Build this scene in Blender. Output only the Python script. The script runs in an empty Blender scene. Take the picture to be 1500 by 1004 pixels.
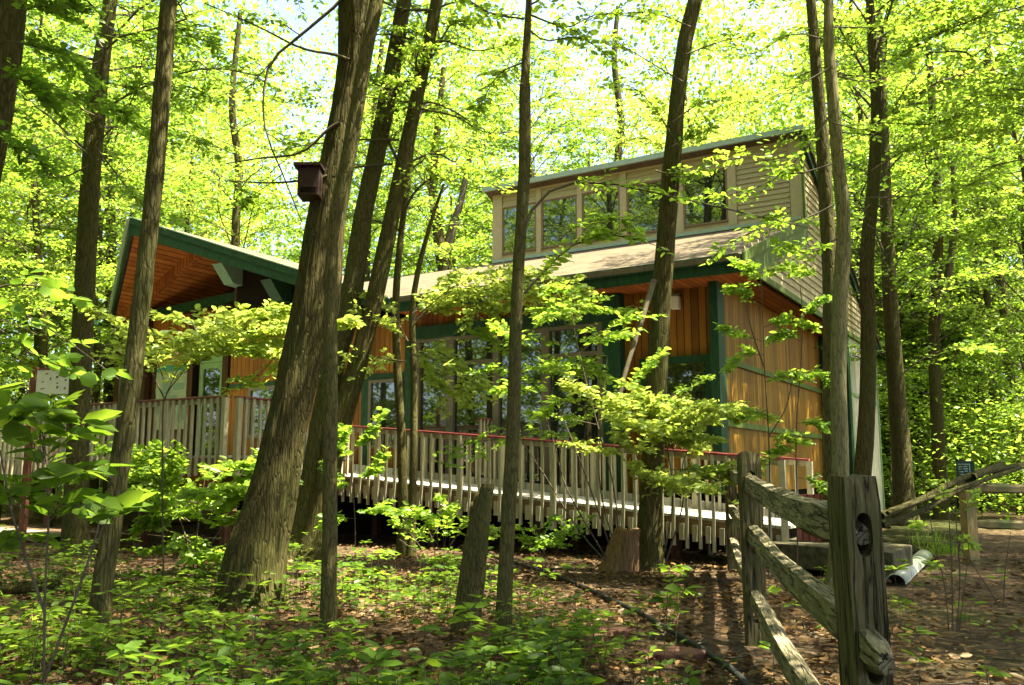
import bpy, math, random
import numpy as np
from mathutils import Vector, noise

C = bpy.context.scene.collection
R = math.radians
# ---------------------------------------------------------------- camera, sky, sun, exposure
PITCH = math.atan(188 / 1300)
HC = 1.35
cam = bpy.data.objects.new('camera', bpy.data.cameras.new('camera'))
C.objects.link(cam)
cam.location = (0, 0, HC)
cam.rotation_euler = (math.pi / 2 + PITCH, 0, 0)
cam.data.sensor_width = 36.0
cam.data.lens = 36.0 * 1300 / 1500
cam.data.clip_start = 0.05
cam.data.clip_end = 600
bpy.context.scene.camera = cam

SUN_EL, SUN_AZ = R(66), R(104)            # azimuth clockwise from +Y
sc = bpy.context.scene
sc.world = bpy.data.worlds.new('World')
sc.world.use_nodes = True
wn = sc.world.node_tree
bg = wn.nodes['Background']
sky = wn.nodes.new('ShaderNodeTexSky')
sky.sky_type = 'NISHITA'
sky.sun_disc = False
sky.sun_elevation = SUN_EL
sky.sun_rotation = SUN_AZ
sky.dust_density = 3.5
sky.air_density = .8
wn.links.new(sky.outputs[0], bg.inputs[0])
bg.inputs[1].default_value = 0.09
sun = bpy.data.objects.new('sun', bpy.data.lights.new('sun', 'SUN'))
C.objects.link(sun)
sun.data.energy = 5.0
sun.data.angle = R(0.5)
sun.data.color = (1.0, 0.955, 0.70)
sdir = Vector((math.sin(SUN_AZ) * math.cos(SUN_EL), math.cos(SUN_AZ) * math.cos(SUN_EL), math.sin(SUN_EL)))
sun.rotation_euler = sdir.to_track_quat('Z', 'Y').to_euler()
sun.location = (0, 0, 30)
vs = sc.view_settings
vs.view_transform = 'Standard'
vs.look = 'None'
vs.gamma = 1
vs.exposure = 3.0
sc.cycles.max_bounces = 8
sc.cycles.diffuse_bounces = 4
sc.cycles.glossy_bounces = 3
sc.cycles.transmission_bounces = 6
sc.cycles.use_denoising = True

# ---------------------------------------------------------------- coordinates
CP, SP = math.cos(PITCH), math.sin(PITCH)
ANG = R(58.6)
UX, UY = -math.sin(ANG), math.cos(ANG)      # along the house, to the far left
VX, VY = math.cos(ANG), math.sin(ANG)       # across the house, away
HOUSE_ROT = math.atan2(-UY, -UX)


def tr(px, py, d):
    """place seen at (px, py) of the photo at forward distance d"""
    x, y = (px - 750) / 1300, (502 - py) / 1300
    ry, rz = CP - y * SP, SP + y * CP
    k = d / ry
    return Vector((x * k, d, HC + rz * k))


def gr(px, py, z=0.0):
    """ground point seen at (px, py)"""
    x, y = (px - 750) / 1300, (502 - py) / 1300
    ry, rz = CP - y * SP, SP + y * CP
    k = (z - HC) / rz
    return Vector((x * k, ry * k, z))


def wp(s, v, z):
    return Vector((s * UX + v * VX, s * UY + v * VY, z))


def sv(p):
    return p.x * UX + p.y * UY, p.x * VX + p.y * VY


# ---------------------------------------------------------------- materials
def nmat(name):
    m = bpy.data.materials.new(name)
    m.use_nodes = True
    nt = m.node_tree
    nt.nodes.clear()
    out = nt.nodes.new('ShaderNodeOutputMaterial')
    return m, nt, out


class NT:
    def __init__(s, name):
        s.m, s.nt, s.out = nmat(name)
        s.co = None

    def n(s, t, **k):
        nd = s.nt.nodes.new(t)
        for a, b in k.items():
            setattr(nd, a, b)
        return nd

    def l(s, a, b):
        s.nt.links.new(a, b)

    def coord(s, scale=(1, 1, 1), kind='Object'):
        if s.co is None:
            s.co = s.n('ShaderNodeTexCoord')
        mp = s.n('ShaderNodeMapping')
        mp.inputs['Scale'].default_value = scale
        s.l(s.co.outputs[kind], mp.inputs[0])
        return mp.outputs[0]

    def noise(s, vec, scale=5, detail=4, rough=.55):
        nd = s.n('ShaderNodeTexNoise')
        nd.inputs['Scale'].default_value = scale
        nd.inputs['Detail'].default_value = detail
        nd.inputs['Roughness'].default_value = rough
        s.l(vec, nd.inputs['Vector'])
        return nd.outputs['Fac']

    def ramp(s, fac, stops):
        r = s.n('ShaderNodeValToRGB')
        el = r.color_ramp.elements
        while len(el) < len(stops):
            el.new(0.5)
        for e, (p, c) in zip(el, stops):
            e.position = p
            e.color = (*c, 1)
        s.l(fac, r.inputs[0])
        return r.outputs[0]

    def mix(s, fac, a, b, mode='MIX'):
        x = s.n('ShaderNodeMix', data_type='RGBA', blend_type=mode)
        for sock, v in ((x.inputs[0], fac), (x.inputs[6], a), (x.inputs[7], b)):
            if hasattr(v, 'is_linked') or hasattr(v, 'links'):
                s.l(v, sock)
            elif isinstance(v, (tuple, list)):
                sock.default_value = (*v, 1)
            else:
                sock.default_value = v
        return x.outputs[2]

    def math(s, op, a, b=None):
        x = s.n('ShaderNodeMath', operation=op)
        for i, v in enumerate((a, b)):
            if v is None:
                continue
            if hasattr(v, 'links'):
                s.l(v, x.inputs[i])
            else:
                x.inputs[i].default_value = v
        return x.outputs[0]

    def sep(s, vec):
        x = s.n('ShaderNodeSeparateXYZ')
        s.l(vec, x.inputs[0])
        return x.outputs

    def bump(s, h, strength=.4, dist=.01):
        b = s.n('ShaderNodeBump')
        b.inputs['Strength'].default_value = strength
        b.inputs['Distance'].default_value = dist
        s.l(h, b.inputs['Height'])
        return b.outputs[0]

    def princ(s, col, rough=.7, bump=None, metal=0, spec=.4, ior=None):
        p = s.n('ShaderNodeBsdfPrincipled')
        if hasattr(col, 'links'):
            s.l(col, p.inputs['Base Color'])
        else:
            p.inputs['Base Color'].default_value = (*col, 1)
        if hasattr(rough, 'links'):
            s.l(rough, p.inputs['Roughness'])
        else:
            p.inputs['Roughness'].default_value = rough
        p.inputs['Metallic'].default_value = metal
        p.inputs['Specular IOR Level'].default_value = spec
        if ior:
            p.inputs['IOR'].default_value = ior
        if bump is not None:
            s.l(bump, p.inputs['Normal'])
        s.l(p.outputs[0], s.out.inputs[0])
        return s.m


def m_paint(name, col, var=.25, rough=.6, grain=(3, 3, 3), spec=.22):
    t = NT(name)
    n1 = t.noise(t.coord(grain), 4, 6)
    n2 = t.noise(t.coord((1, 1, 1)), 45, 3)
    c = t.ramp(n1, [(.3, tuple(x * (1 - var) for x in col)), (.7, tuple(min(1, x * (1 + var)) for x in col))])
    return t.princ(c, rough, t.bump(n2, .15, .004), spec=spec)


def m_boards(name, axis, width, c1, c2, gap=.06, dark=.25, rough=.65):
    """boards laid side by side along a local axis, grain along the others"""
    t = NT(name)
    vec = t.coord((1, 1, 1))
    o = t.sep(vec)
    q = t.math('DIVIDE', o[axis], width)
    fl = t.math('FLOOR', q)
    fr = t.math('FRACT', q)
    wn_ = t.n('ShaderNodeTexWhiteNoise', noise_dimensions='1D')
    t.l(fl, wn_.inputs['W'])
    sc_ = [2.0, 2.0, 2.0]
    sc_[axis] = 30.0
    if axis != 2:
        sc_[2] = .7
    grain = t.noise(t.coord(tuple(sc_)), 2.5, 6, .6)
    f = t.math('ADD', t.math('MULTIPLY', wn_.outputs['Value'], .6), t.math('MULTIPLY', grain, .45))
    c = t.ramp(f, [(.15, c1), (.85, c2)])
    wear = t.noise(t.coord((2.2, 2.2, .45)), 1.5, 6, .65)
    c = t.mix(.75, c, t.ramp(wear, [(.30, (.42, .40, .36)), (.55, (1, 1, 1)), (.75, (1.0, .96, .86))]), 'MULTIPLY')
    edge = t.math('GREATER_THAN', t.math('ABSOLUTE', t.math('SUBTRACT', fr, .5)), .5 - gap)
    c = t.mix(edge, c, tuple(x * dark for x in c1))
    h = t.math('SUBTRACT', t.math('MULTIPLY', grain, .25), edge)
    return t.princ(c, rough, t.bump(h, .5, .006), spec=.2)


def m_wood(name, c1, c2, sc_=(14, 14, 1.6), rough=.8, moss=None, bump=.6):
    t = NT(name)
    g1 = t.noise(t.coord(sc_), 3, 8, .65)
    g2 = t.noise(t.coord((1, 1, 1)), 3, 4)
    c = t.ramp(g1, [(.3, c1), (.68, c2)])
    if moss:
        c = t.mix(t.ramp(g2, [(.48, (0, 0, 0)), (.62, (.75,) * 3)]), c, moss)
    return t.princ(c, rough, t.bump(g1, bump, .015), spec=.25)


def m_bark(name, c1, c2, c3, freq=26, zs=.13, bump=.9, moss=(.05, .055, .014)):
    t = NT(name)
    wob = t.noise(t.coord((1, 1, .5)), 7, 3)
    v = t.coord((1, 1, zs))
    ad = t.n('ShaderNodeVectorMath', operation='ADD')
    t.l(v, ad.inputs[0])
    sc1 = t.n('ShaderNodeVectorMath', operation='SCALE')
    t.l(wob, sc1.inputs[0])
    sc1.inputs['Scale'].default_value = .035
    t.l(sc1.outputs[0], ad.inputs[1])
    vo = t.n('ShaderNodeTexVoronoi', feature='DISTANCE_TO_EDGE')
    vo.inputs['Scale'].default_value = freq
    t.l(ad.outputs[0], vo.inputs['Vector'])
    fine = t.noise(t.coord((1, 1, .35)), 60, 5, .7)
    big = t.noise(t.coord((1, 1, .4)), 2.2, 4)
    plate = t.ramp(vo.outputs['Distance'], [(.0, (.30,) * 3), (.15, (1, 1, 1))])
    col = t.ramp(fine, [(.3, c2), (.72, c3)])
    col = t.mix(plate, c1, col)
    col = t.mix(t.ramp(big, [(.42, (0, 0, 0)), (.68, (.55,) * 3)]), col, moss)
    h = t.math('ADD', t.math('MULTIPLY', plate, 1.0), t.math('MULTIPLY', fine, .5))
    return t.princ(col, .92, t.bump(h, bump * .75, .02), spec=.08)


def m_leaf(name, d1, d2, t1, t2, mixf=.55, gloss=.016):
    t = NT(name)
    g = t.n('ShaderNodeNewGeometry')
    oi = t.n('ShaderNodeObjectInfo')
    pn = t.noise(g.outputs['Position'], .42, 3)
    pn = t.math('MULTIPLY', t.math('SUBTRACT', pn, .5), 1.9)
    rnd = t.math('ADD', t.math('MULTIPLY', g.outputs['Random Per Island'], .75), t.math('ADD', pn, .12))
    dc = t.ramp(rnd, [(0, d1), (1, d2)])
    tc = t.ramp(rnd, [(0, t1), (1, t2)])
    di = t.n('ShaderNodeBsdfDiffuse')
    tl = t.n('ShaderNodeBsdfTranslucent')
    t.l(dc, di.inputs[0])
    t.l(tc, tl.inputs[0])
    mx = t.n('ShaderNodeMixShader')
    mx.inputs[0].default_value = mixf
    t.l(di.outputs[0], mx.inputs[1])
    t.l(tl.outputs[0], mx.inputs[2])
    gl = t.n('ShaderNodeBsdfGlossy')
    gl.inputs['Roughness'].default_value = .38
    gl.inputs[0].default_value = (.9, .95, .8, 1)
    m2 = t.n('ShaderNodeMixShader')
    m2.inputs[0].default_value = gloss
    t.l(mx.outputs[0], m2.inputs[1])
    t.l(gl.outputs[0], m2.inputs[2])
    t.l(m2.outputs[0], t.out.inputs[0])
    return t.m


def m_glass(name, tint=(.012, .016, .010), ior=2.3):
    t = NT(name)
    w = t.noise(t.coord((1, 1, 1)), .8, 2)
    return t.princ(tint, .02, t.bump(w, .05, .01), spec=.5, ior=ior)


def m_shingle(name):
    t = NT(name)
    br = t.n('ShaderNodeTexBrick')
    br.offset = .5
    br.inputs['Scale'].default_value = 1
    br.inputs['Brick Width'].default_value = .30
    br.inputs['Row Height'].default_value = .14
    br.inputs['Mortar Size'].default_value = .008
    br.inputs['Color1'].default_value = (.070, .050, .031, 1)
    br.inputs['Color2'].default_value = (.125, .094, .062, 1)
    br.inputs['Mortar'].default_value = (.018, .013, .009, 1)
    t.l(t.coord((1, 1, 1)), br.inputs['Vector'])
    n1 = t.noise(t.coord((1, 1, 1)), 2.5, 5)
    n2 = t.noise(t.coord((1, 1, 1)), 120, 2)
    c = t.mix(.5, br.outputs[0], t.ramp(n1, [(.3, (.05, .038, .022)), (.7, (.13, .10, .066))]))
    c = t.mix(.25, c, t.ramp(n2, [(.3, (.03, .025, .018)), (.7, (.17, .135, .10))]))
    return t.princ(c, .95, t.bump(br.outputs['Fac'], -1.0, .02), spec=.1)


def m_floor(name):
    t = NT(name)
    co = t.coord((1, 1, 1))
    a = t.noise(co, .35, 5)
    b = t.noise(co, 9, 8, .7)
    c_ = t.noise(co, 55, 4, .7)
    vo = t.n('ShaderNodeTexVoronoi')
    vo.inputs['Scale'].default_value = 16
    t.l(co, vo.inputs['Vector'])
    lit = t.ramp(vo.outputs['Color'], [(.2, (.05, .03, .016)), (.5, (.10, .06, .033)), (.85, (.19, .12, .07))])
    soil = t.ramp(c_, [(.3, (.018, .012, .008)), (.7, (.07, .046, .028))])
    c = t.mix(t.ramp(b, [(.38, (0, 0, 0)), (.6, (.9,) * 3)]), soil, lit)
    c = t.mix(t.ramp(a, [(.52, (0, 0, 0)), (.7, (.6,) * 3)]), c, (.055, .06, .018))
    h = t.math('ADD', b, t.math('MULTIPLY', c_, .5))
    return t.princ(c, .95, t.bump(h, .9, .05), spec=.1)


def m_oldwood(name, axis, c1, c2, c3, moss):
    """weathered split wood: fine grain and long cracks along a local axis"""
    t = NT(name)

    def st(a, b):
        v = [a, a, a]
        v[axis] = b
        return tuple(v)
    g = t.noise(t.coord(st(34, 2.2)), 2.2, 8, .7)
    cr_ = t.noise(t.coord(st(22, 1.1)), 1.6, 3, .5)
    pat = t.noise(t.coord((1, 1, 1)), 5.5, 5, .65)
    c = t.ramp(g, [(.30, c1), (.52, c2), (.75, c3)])
    crack = t.ramp(cr_, [(.46, (1, 1, 1)), (.495, (.10,) * 3), (.505, (.10,) * 3), (.54, (1, 1, 1))])
    c = t.mix(1.0, c, crack, 'MULTIPLY')
    c = t.mix(t.ramp(pat, [(.46, (0, 0, 0)), (.62, (.8,) * 3)]), c, moss)
    h = t.math('ADD', t.math('MULTIPLY', g, .6), crack)
    return t.princ(c, .9, t.bump(h, .9, .012), spec=.15)


M = {}
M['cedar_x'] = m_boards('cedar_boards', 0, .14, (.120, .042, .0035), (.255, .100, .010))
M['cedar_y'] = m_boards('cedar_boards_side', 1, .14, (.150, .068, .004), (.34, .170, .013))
M['soffit'] = m_boards('soffit_boards', 0, .13, (.22, .062, .012), (.36, .118, .028), gap=.07)
M['soffit_y'] = m_boards('soffit_boards_across', 0, .17, (.27, .082, .016), (.43, .15, .036), gap=.09, dark=.3)
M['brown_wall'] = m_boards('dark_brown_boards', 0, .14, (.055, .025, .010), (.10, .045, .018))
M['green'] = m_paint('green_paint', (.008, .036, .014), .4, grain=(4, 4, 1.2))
M['green_lit'] = m_paint('sunlit_weathered_green', (.075, .108, .018), .35, grain=(3, 3, 1.2))  # the green paint again, with sunlight put into its lighter, yellower colour
M['green_pale'] = m_paint('pale_green_trim', (.22, .34, .15), .12)
M['teal'] = m_paint('teal_paint', (.10, .17, .11), .15)
M['tan'] = m_paint('tan_siding', (.32, .262, .150), .08, grain=(.6, .6, 6))
M['tan2'] = m_paint('tan_trim', (.35, .287, .168), .08)
M['pale'] = m_boards('pale_panel', 1, .4, (.50, .46, .34), (.62, .57, .44), gap=.02)
M['frame'] = m_paint('bronze_frame', (.105, .088, .062), .15, .45)
M['frame_red'] = m_paint('brown_frame', (.17, .10, .065), .15)
M['glass'] = m_glass('window_glass')
M['shingle'] = m_shingle('roof_shingles')
M['drip'] = m_paint('pale_metal_edge', (.26, .33, .26), .1, .4)
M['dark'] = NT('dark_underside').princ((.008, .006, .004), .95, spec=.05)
M['baluster'] = m_wood('weathered_baluster_wood', (.23, .20, .125), (.39, .345, .225), (10, 10, 2), bump=.3)
M['rail_red'] = m_paint('red_stain', (.17, .036, .032), .45, .6)
M['rail_brown'] = m_paint('red_brown_stain', (.16, .055, .035), .3, .6)
M['deck'] = m_boards('weathered_deck_boards', 0, .145, (.40, .365, .31), (.56, .52, .45), gap=.05)
M['joist'] = m_wood('stained_joist', (.10, .055, .022), (.22, .13, .06), (2, 6, 14), bump=.3)
M['post_red'] = m_paint('dark_red_post', (.05, .020, .011), .35, .7)
M['fence'] = m_oldwood('grey_split_rail', 2, (.032, .025, .011), (.092, .075, .034), (.19, .16, .085), (.068, .064, .022))
M['fence_rail'] = m_oldwood('silver_split_rail', 0, (.055, .042, .026), (.19, .155, .10), (.40, .34, .245), (.10, .088, .045))
M['fence_new'] = m_wood('yellow_split_rail', (.17, .11, .04), (.34, .24, .10), (16, 16, 2), moss=(.10, .12, .04))
M['fence_new_rail'] = m_wood('yellow_split_rail_bar', (.17, .12, .05), (.36, .27, .13), (2, 16, 16), moss=(.10, .12, .04))
M['concrete'] = m_paint('aged_concrete', (.066, .059, .037), .45, .9, (3, 3, 3), .03)
M['hose'] = m_paint('black_rubber', (.012, .013, .014), .3, .6)
M['metal'] = m_paint('galvanised_metal', (.20, .21, .18), .15, .35)
M['birdbox'] = m_wood('dark_red_box', (.020, .009, .006), (.042, .017, .012), (6, 6, 6), bump=.3)
M['white'] = m_paint('white_board', (.66, .62, .56), .05)
M['sign_dark'] = m_paint('dark_sign', (.012, .035, .028), .2)
M['sign_mark'] = m_paint('pale_sign_marks', (.30, .38, .36), .1)
M['ink'] = m_paint('brown_ink', (.10, .09, .06), .1)
M['ochre'] = m_paint('ochre_print', (.40, .24, .04), .1)
M['sea'] = m_paint('teal_print', (.07, .24, .17), .1)
M['paper'] = m_paint('grey_green_print', (.33, .36, .24), .12)
M['print2'] = m_paint('map_print', (.20, .28, .20), .1)
M['rock'] = m_paint('red_flagstone', (.11, .048, .032), .3, .9)
M['brick'] = m_boards('red_boards', 0, .09, (.26, .07, .05), (.42, .15, .11), gap=.1)
M['lamp'] = m_paint('lamp_housing', (.55, .50, .40), .05)
M['floor'] = m_floor('forest_floor')
M['path'] = m_paint('shaded_path', (.035, .036, .015), .6, .95, (2, 2, 2), 0)  # shade lying over the path is put into this dark green
M['path_lit'] = m_paint('sunlit_path', (.24, .185, .125), .25, .95, (1, 1, 1), 0)  # bare ground in the sun, its brightness put into the colour
M['litter'] = m_leaf('dry_leaves', (.034, .018, .007), (.20, .114, .050), (.05, .025, .008), (.12, .066, .022), .15, .012)
M['bark'] = m_bark('furrowed_bark', (.011, .008, .003), (.044, .035, .012), (.084, .069, .026), 36, .085)
M['bark_thin'] = m_bark('thin_bark', (.018, .014, .005), (.060, .050, .018), (.115, .097, .039), 48, .16, .6)
M['bark_pale'] = m_bark('pale_bark', (.045, .038, .017), (.11, .096, .045), (.21, .185, .10), 40, .1, .6, (.14, .13, .06))
M['bark_dark'] = m_bark('dark_bark', (.015, .012, .005), (.052, .044, .016), (.098, .084, .034), 30, .14)
M['twig'] = m_paint('twig_bark', (.075, .058, .035), .35, .8)
M['stump'] = m_wood('rotten_wood', (.05, .028, .012), (.22, .12, .05), (16, 16, 1.5), bump=1.0)
M['leaf'] = m_leaf('spring_leaf', (.082, .150, .014), (.155, .235, .026), (.235, .39, .026), (.385, .52, .05))
M['leaf_mid'] = m_leaf('green_leaf', (.058, .120, .013), (.115, .19, .024), (.19, .34, .025), (.31, .46, .04))
M['leaf_pale'] = m_leaf('pale_leaf', (.13, .20, .03), (.25, .32, .06), (.36, .46, .05), (.56, .61, .11), .5)
M['leaf_low'] = m_leaf('ground_leaf', (.032, .070, .007), (.08, .135, .014), (.11, .20, .012), (.24, .34, .026), .5)


# ---------------------------------------------------------------- object helpers
def props(o, label=None, cat=None, group=None, kind=None):
    if label:
        o['label'] = label
    if cat:
        o['category'] = cat
    if group:
        o['group'] = group
    if kind:
        o['kind'] = kind
    return o


class Thing:
    """an Empty at the base of a thing; house-aligned when rot is set"""
    def __init__(s, name, label, cat, loc=(0, 0, 0), rot=0.0, group=None):
        s.o = bpy.data.objects.new(name, None)
        C.objects.link(s.o)
        s.o.location = loc
        s.o.rotation_euler = (0, 0, rot)
        s.o.empty_display_size = .2
        props(s.o, label, cat, group)
        c, n = math.cos(-rot), math.sin(-rot)
        s.loc = np.array(loc, float)
        s.m = np.array([[c, -n, 0], [n, c, 0], [0, 0, 1]])

    def local(s, w):
        return (np.asarray(w, float) - s.loc) @ s.m.T


def house_thing(name, label, cat, s, v, z=0, group=None):
    return Thing(name, label, cat, tuple(wp(s, v, z)), HOUSE_ROT, group)


def raw_mesh(name, co, quads=None, tris=None):
    co = np.asarray(co, np.float32)
    me = bpy.data.meshes.new(name)
    me.vertices.add(len(co))
    me.vertices.foreach_set('co', co.ravel())
    idx, starts, p = [], [], 0
    for a, k in ((quads, 4), (tris, 3)):
        if a is not None and len(a):
            a = np.asarray(a, np.int32)
            idx.append(a.ravel())
            starts.append(p + np.arange(len(a), dtype=np.int32) * k)
            p += a.size
    idx = np.concatenate(idx)
    starts = np.concatenate(starts)
    me.loops.add(len(idx))
    me.loops.foreach_set('vertex_index', idx)
    me.polygons.add(len(starts))
    me.polygons.foreach_set('loop_start', starts)
    me.update(calc_edges=True)
    return me


class MB:
    """collects world-space (w) or house-space (s, v, z) geometry for ONE mesh"""
    def __init__(s):
        s.v, s.f = [], []

    def poly_prism(s, pts, off):
        """closed prism: polygon pts swept by the vector off"""
        n, b = len(pts), len(s.v)
        s.v += [Vector(p) for p in pts] + [Vector(p) + Vector(off) for p in pts]
        s.f.append(tuple(b + i for i in range(n))[::-1])
        s.f.append(tuple(b + n + i for i in range(n)))
        for i in range(n):
            j = (i + 1) % n
            s.f.append((b + i, b + j, b + n + j, b + n + i))
        return s

    def hbox(s, s0, s1, v0, v1, z0, z1):
        p = [wp(s0, v0, z0), wp(s0, v1, z0), wp(s1, v1, z0), wp(s1, v0, z0)]
        return s.poly_prism(p, (0, 0, z1 - z0))

    def hprism(s, pts, d):
        """pts in (s,v,z), swept by (ds,dv,dz)"""
        return s.poly_prism([wp(*p) for p in pts], wp(*d))

    def beam(s, a, b, w, h, up=(0, 0, 1), jit=0.0, seg=1, rng=None):
        a, b = Vector(a), Vector(b)
        d = (b - a).normalized()
        side = d.cross(Vector(up)).normalized()
        u = side.cross(d).normalized()
        base = len(s.v)
        for k in range(seg + 1):
            t = k / seg
            c = a.lerp(b, t)
            for (i, j) in ((-1, -1), (1, -1), (1, 1), (-1, 1)):
                q = c + side * (w / 2 * i) + u * (h / 2 * j)
                if jit and rng:
                    q += Vector((rng.uniform(-1, 1), rng.uniform(-1, 1), rng.uniform(-1, 1))) * jit
                s.v.append(q)
        for k in range(seg):
            o = base + 4 * k
            for i in range(4):
                j = (i + 1) % 4
                s.f.append((o + i, o + j, o + 4 + j, o + 4 + i))
        s.f.append((base + 3, base + 2, base + 1, base))
        o = base + 4 * seg
        s.f.append((o, o + 1, o + 2, o + 3))
        return s

    def build(s, name, mat, thing=None, parent=None, bevel=0.0, smooth=False):
        co = np.array([tuple(p) for p in s.v])
        if thing is not None:
            co = thing.local(co)
        me = bpy.data.meshes.new(name)
        me.from_pydata([tuple(p) for p in co], [], s.f)
        me.materials.append(M[mat] if isinstance(mat, str) else mat)
        o = bpy.data.objects.new(name, me)
        C.objects.link(o)
        if thing is not None:
            o.parent = parent if parent is not None else thing.o
        if smooth:
            for p in me.polygons:
                p.use_smooth = True
        if bevel:
            b = o.modifiers.new('bevel', 'BEVEL')
            b.width = bevel
            b.segments = 2
            b.limit_method = 'ANGLE'
        return o


def link_mesh(name, me, mat, thing=None, parent=None, smooth=False):
    me.materials.append(M[mat] if isinstance(mat, str) else mat)
    o = bpy.data.objects.new(name, me)
    C.objects.link(o)
    if thing is not None:
        o.parent = parent if parent is not None else thing.o
    if smooth:
        me.polygons.foreach_set('use_smooth', np.ones(len(me.polygons), bool))
    return o


def text_part(name, body, mat, thing, parent, world, size, rot):
    cu = bpy.data.curves.new(name, 'FONT')
    cu.body = body
    cu.size = size
    cu.extrude = .001
    cu.align_x = 'LEFT'
    tmp = bpy.data.objects.new(name, cu)
    C.objects.link(tmp)
    dg = bpy.context.evaluated_depsgraph_get()
    me = bpy.data.meshes.new_from_object(tmp.evaluated_get(dg))
    C.objects.unlink(tmp)
    bpy.data.objects.remove(tmp)
    me.materials.clear()
    o = link_mesh(name, me, mat, thing, parent)
    o.location = tuple(thing.local(world))
    o.rotation_euler = rot
    return o


# ---------------------------------------------------------------- ground
def build_ground():
    a = np.concatenate([[-220, -120, -60, -35], np.linspace(-22, 22, 150), [35, 60, 120, 220]])
    b = np.concatenate([[-60, -25, -10], np.linspace(-4, 34, 150), [45, 60, 90, 140, 260]])
    X, Y = np.meshgrid(a, b)
    Z = np.zeros_like(X)
    for i in range(X.shape[0]):
        for j in range(X.shape[1]):
            p = (X[i, j] * .5, Y[i, j] * .5, 0)
            Z[i, j] = noise.noise(p) * .05 + noise.noise((p[0] * 5, p[1] * 5, 3)) * .018 - .02
    co = np.stack([X, Y, Z], -1).reshape(-1, 3)
    ny, nx = X.shape
    i, j = np.meshgrid(np.arange(ny - 1), np.arange(nx - 1), indexing='ij')
    k = (i * nx + j).ravel()
    me = raw_mesh('forest_floor', co, np.stack([k, k + 1, k + nx + 1, k + nx], 1))
    props(link_mesh('forest_floor', me, 'floor', smooth=True), kind='structure')


build_ground()
def sheet(pts, z):
    """flat patch of ground with a wandering edge"""
    out = []
    for i in range(len(pts)):
        a, b = Vector(pts[i]), Vector(pts[(i + 1) % len(pts)])
        for k in range(8):
            q = a.lerp(b, k / 8)
            n = noise.noise((q.x * 1.3, q.y * 1.3, 2)) * .35 + noise.noise((q.x * 4, q.y * 4, 5)) * .12
            out.append((q.x + n, q.y - n * .8, z))
    m = MB()
    m.poly_prism(out, (0, 0, .004))
    return m


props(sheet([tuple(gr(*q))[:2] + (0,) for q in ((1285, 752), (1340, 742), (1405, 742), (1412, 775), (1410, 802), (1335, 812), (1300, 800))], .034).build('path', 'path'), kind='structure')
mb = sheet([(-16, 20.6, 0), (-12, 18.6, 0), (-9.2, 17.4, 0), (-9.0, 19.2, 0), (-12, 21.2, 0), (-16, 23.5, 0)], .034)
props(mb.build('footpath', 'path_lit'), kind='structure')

# ---------------------------------------------------------------- the house
H = house_thing('nature_center', 'cedar sided building with green trim, tan clerestory and shingled roof among the trees', 'building', 8, 17)
EZ = 4.93                                   # eave height


def roof_z(v):
    return EZ + (v - 14.2) * .37


def back_z(v):
    return 8.62 - (v - 18.75) * .445


S0, S1 = 4.2, 17.3


def part(name, mat, fn, parent=None, bevel=0.0):
    mb = MB()
    fn(mb)
    return mb.build(name, mat, H, parent, bevel)


# front walls
part('wall', 'cedar_x', lambda m: m.hbox(4.95, 6.78, 15.2, 15.35, .95, 4.70))
part('wall', 'cedar_x', lambda m: m.hbox(6.92, 11.62, 14.93, 15.1, 4.38, 4.62))
part('wall', 'cedar_x', lambda m: m.hbox(11.62, 17.2, 14.9, 15.1, .95, 4.62))
part('wall', 'cedar_y', lambda m: m.hbox(6.72, 6.9, 15.1, 15.2, .95, 4.62))
part('header_beam', 'green', lambda m: m.hbox(6.92, 11.62, 14.84, 15.0, 4.12, 4.38), bevel=.006)
part('corner_post', 'green', lambda m: m.hbox(6.74, 7.10, 14.86, 15.1, .95, 4.62), bevel=.006)
part('corner_post', 'green', lambda m: m.hbox(4.86, 5.02, 14.82, 15.2, .95, 4.72), bevel=.006)
part('trim_board', 'green', lambda m: m.hbox(11.55, 11.75, 14.86, 14.9, .95, 4.12), bevel=.004)
part('trim_board', 'green', lambda m: m.hbox(11.76, 17.2, 14.87, 14.9, 3.32, 3.44), bevel=.004)
part('trim_board', 'green', lambda m: m.hbox(12.74, 12.95, 14.86, 14.9, .95, 3.31), bevel=.004)
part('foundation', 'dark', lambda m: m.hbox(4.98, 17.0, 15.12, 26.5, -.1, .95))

# storefront glazing
part('gable_infill', 'dark', lambda m: m.hprism([(11.75, 14.98, 4.63), (17.2, 14.98, 4.63), (17.2, 14.98, 6.45), (12.4, 14.98, 4.82)], (0, .08, 0)))  # near-black colour carries the shade under the canopy
st = part('window', 'frame', lambda m: [m.hbox(a, b, 14.88, 15.02, 1.05, 4.12) for a, b in
          ((11.38, 11.54), (10.50, 10.68), (9.40, 9.54), (8.26, 8.42), (7.11, 7.22))] and
          [m.hbox(a, b, 14.89, 15.01, z, z + .07) for a, b in
           ((10.68, 11.38), (9.54, 10.50), (8.42, 9.40), (7.22, 8.26)) for z in (1.05, 4.04)] and
          [m.hbox(a, b, 14.90, 15.0, 3.50, 3.58) for a, b in ((9.54, 10.50), (7.22, 8.26))])
for a, b in ((10.68, 11.38), (9.54, 10.50), (8.42, 9.40), (7.22, 8.26)):
    part('pane', 'glass', lambda m: m.hbox(a, b, 14.955, 14.965, 1.12, 4.04), st)


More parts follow.
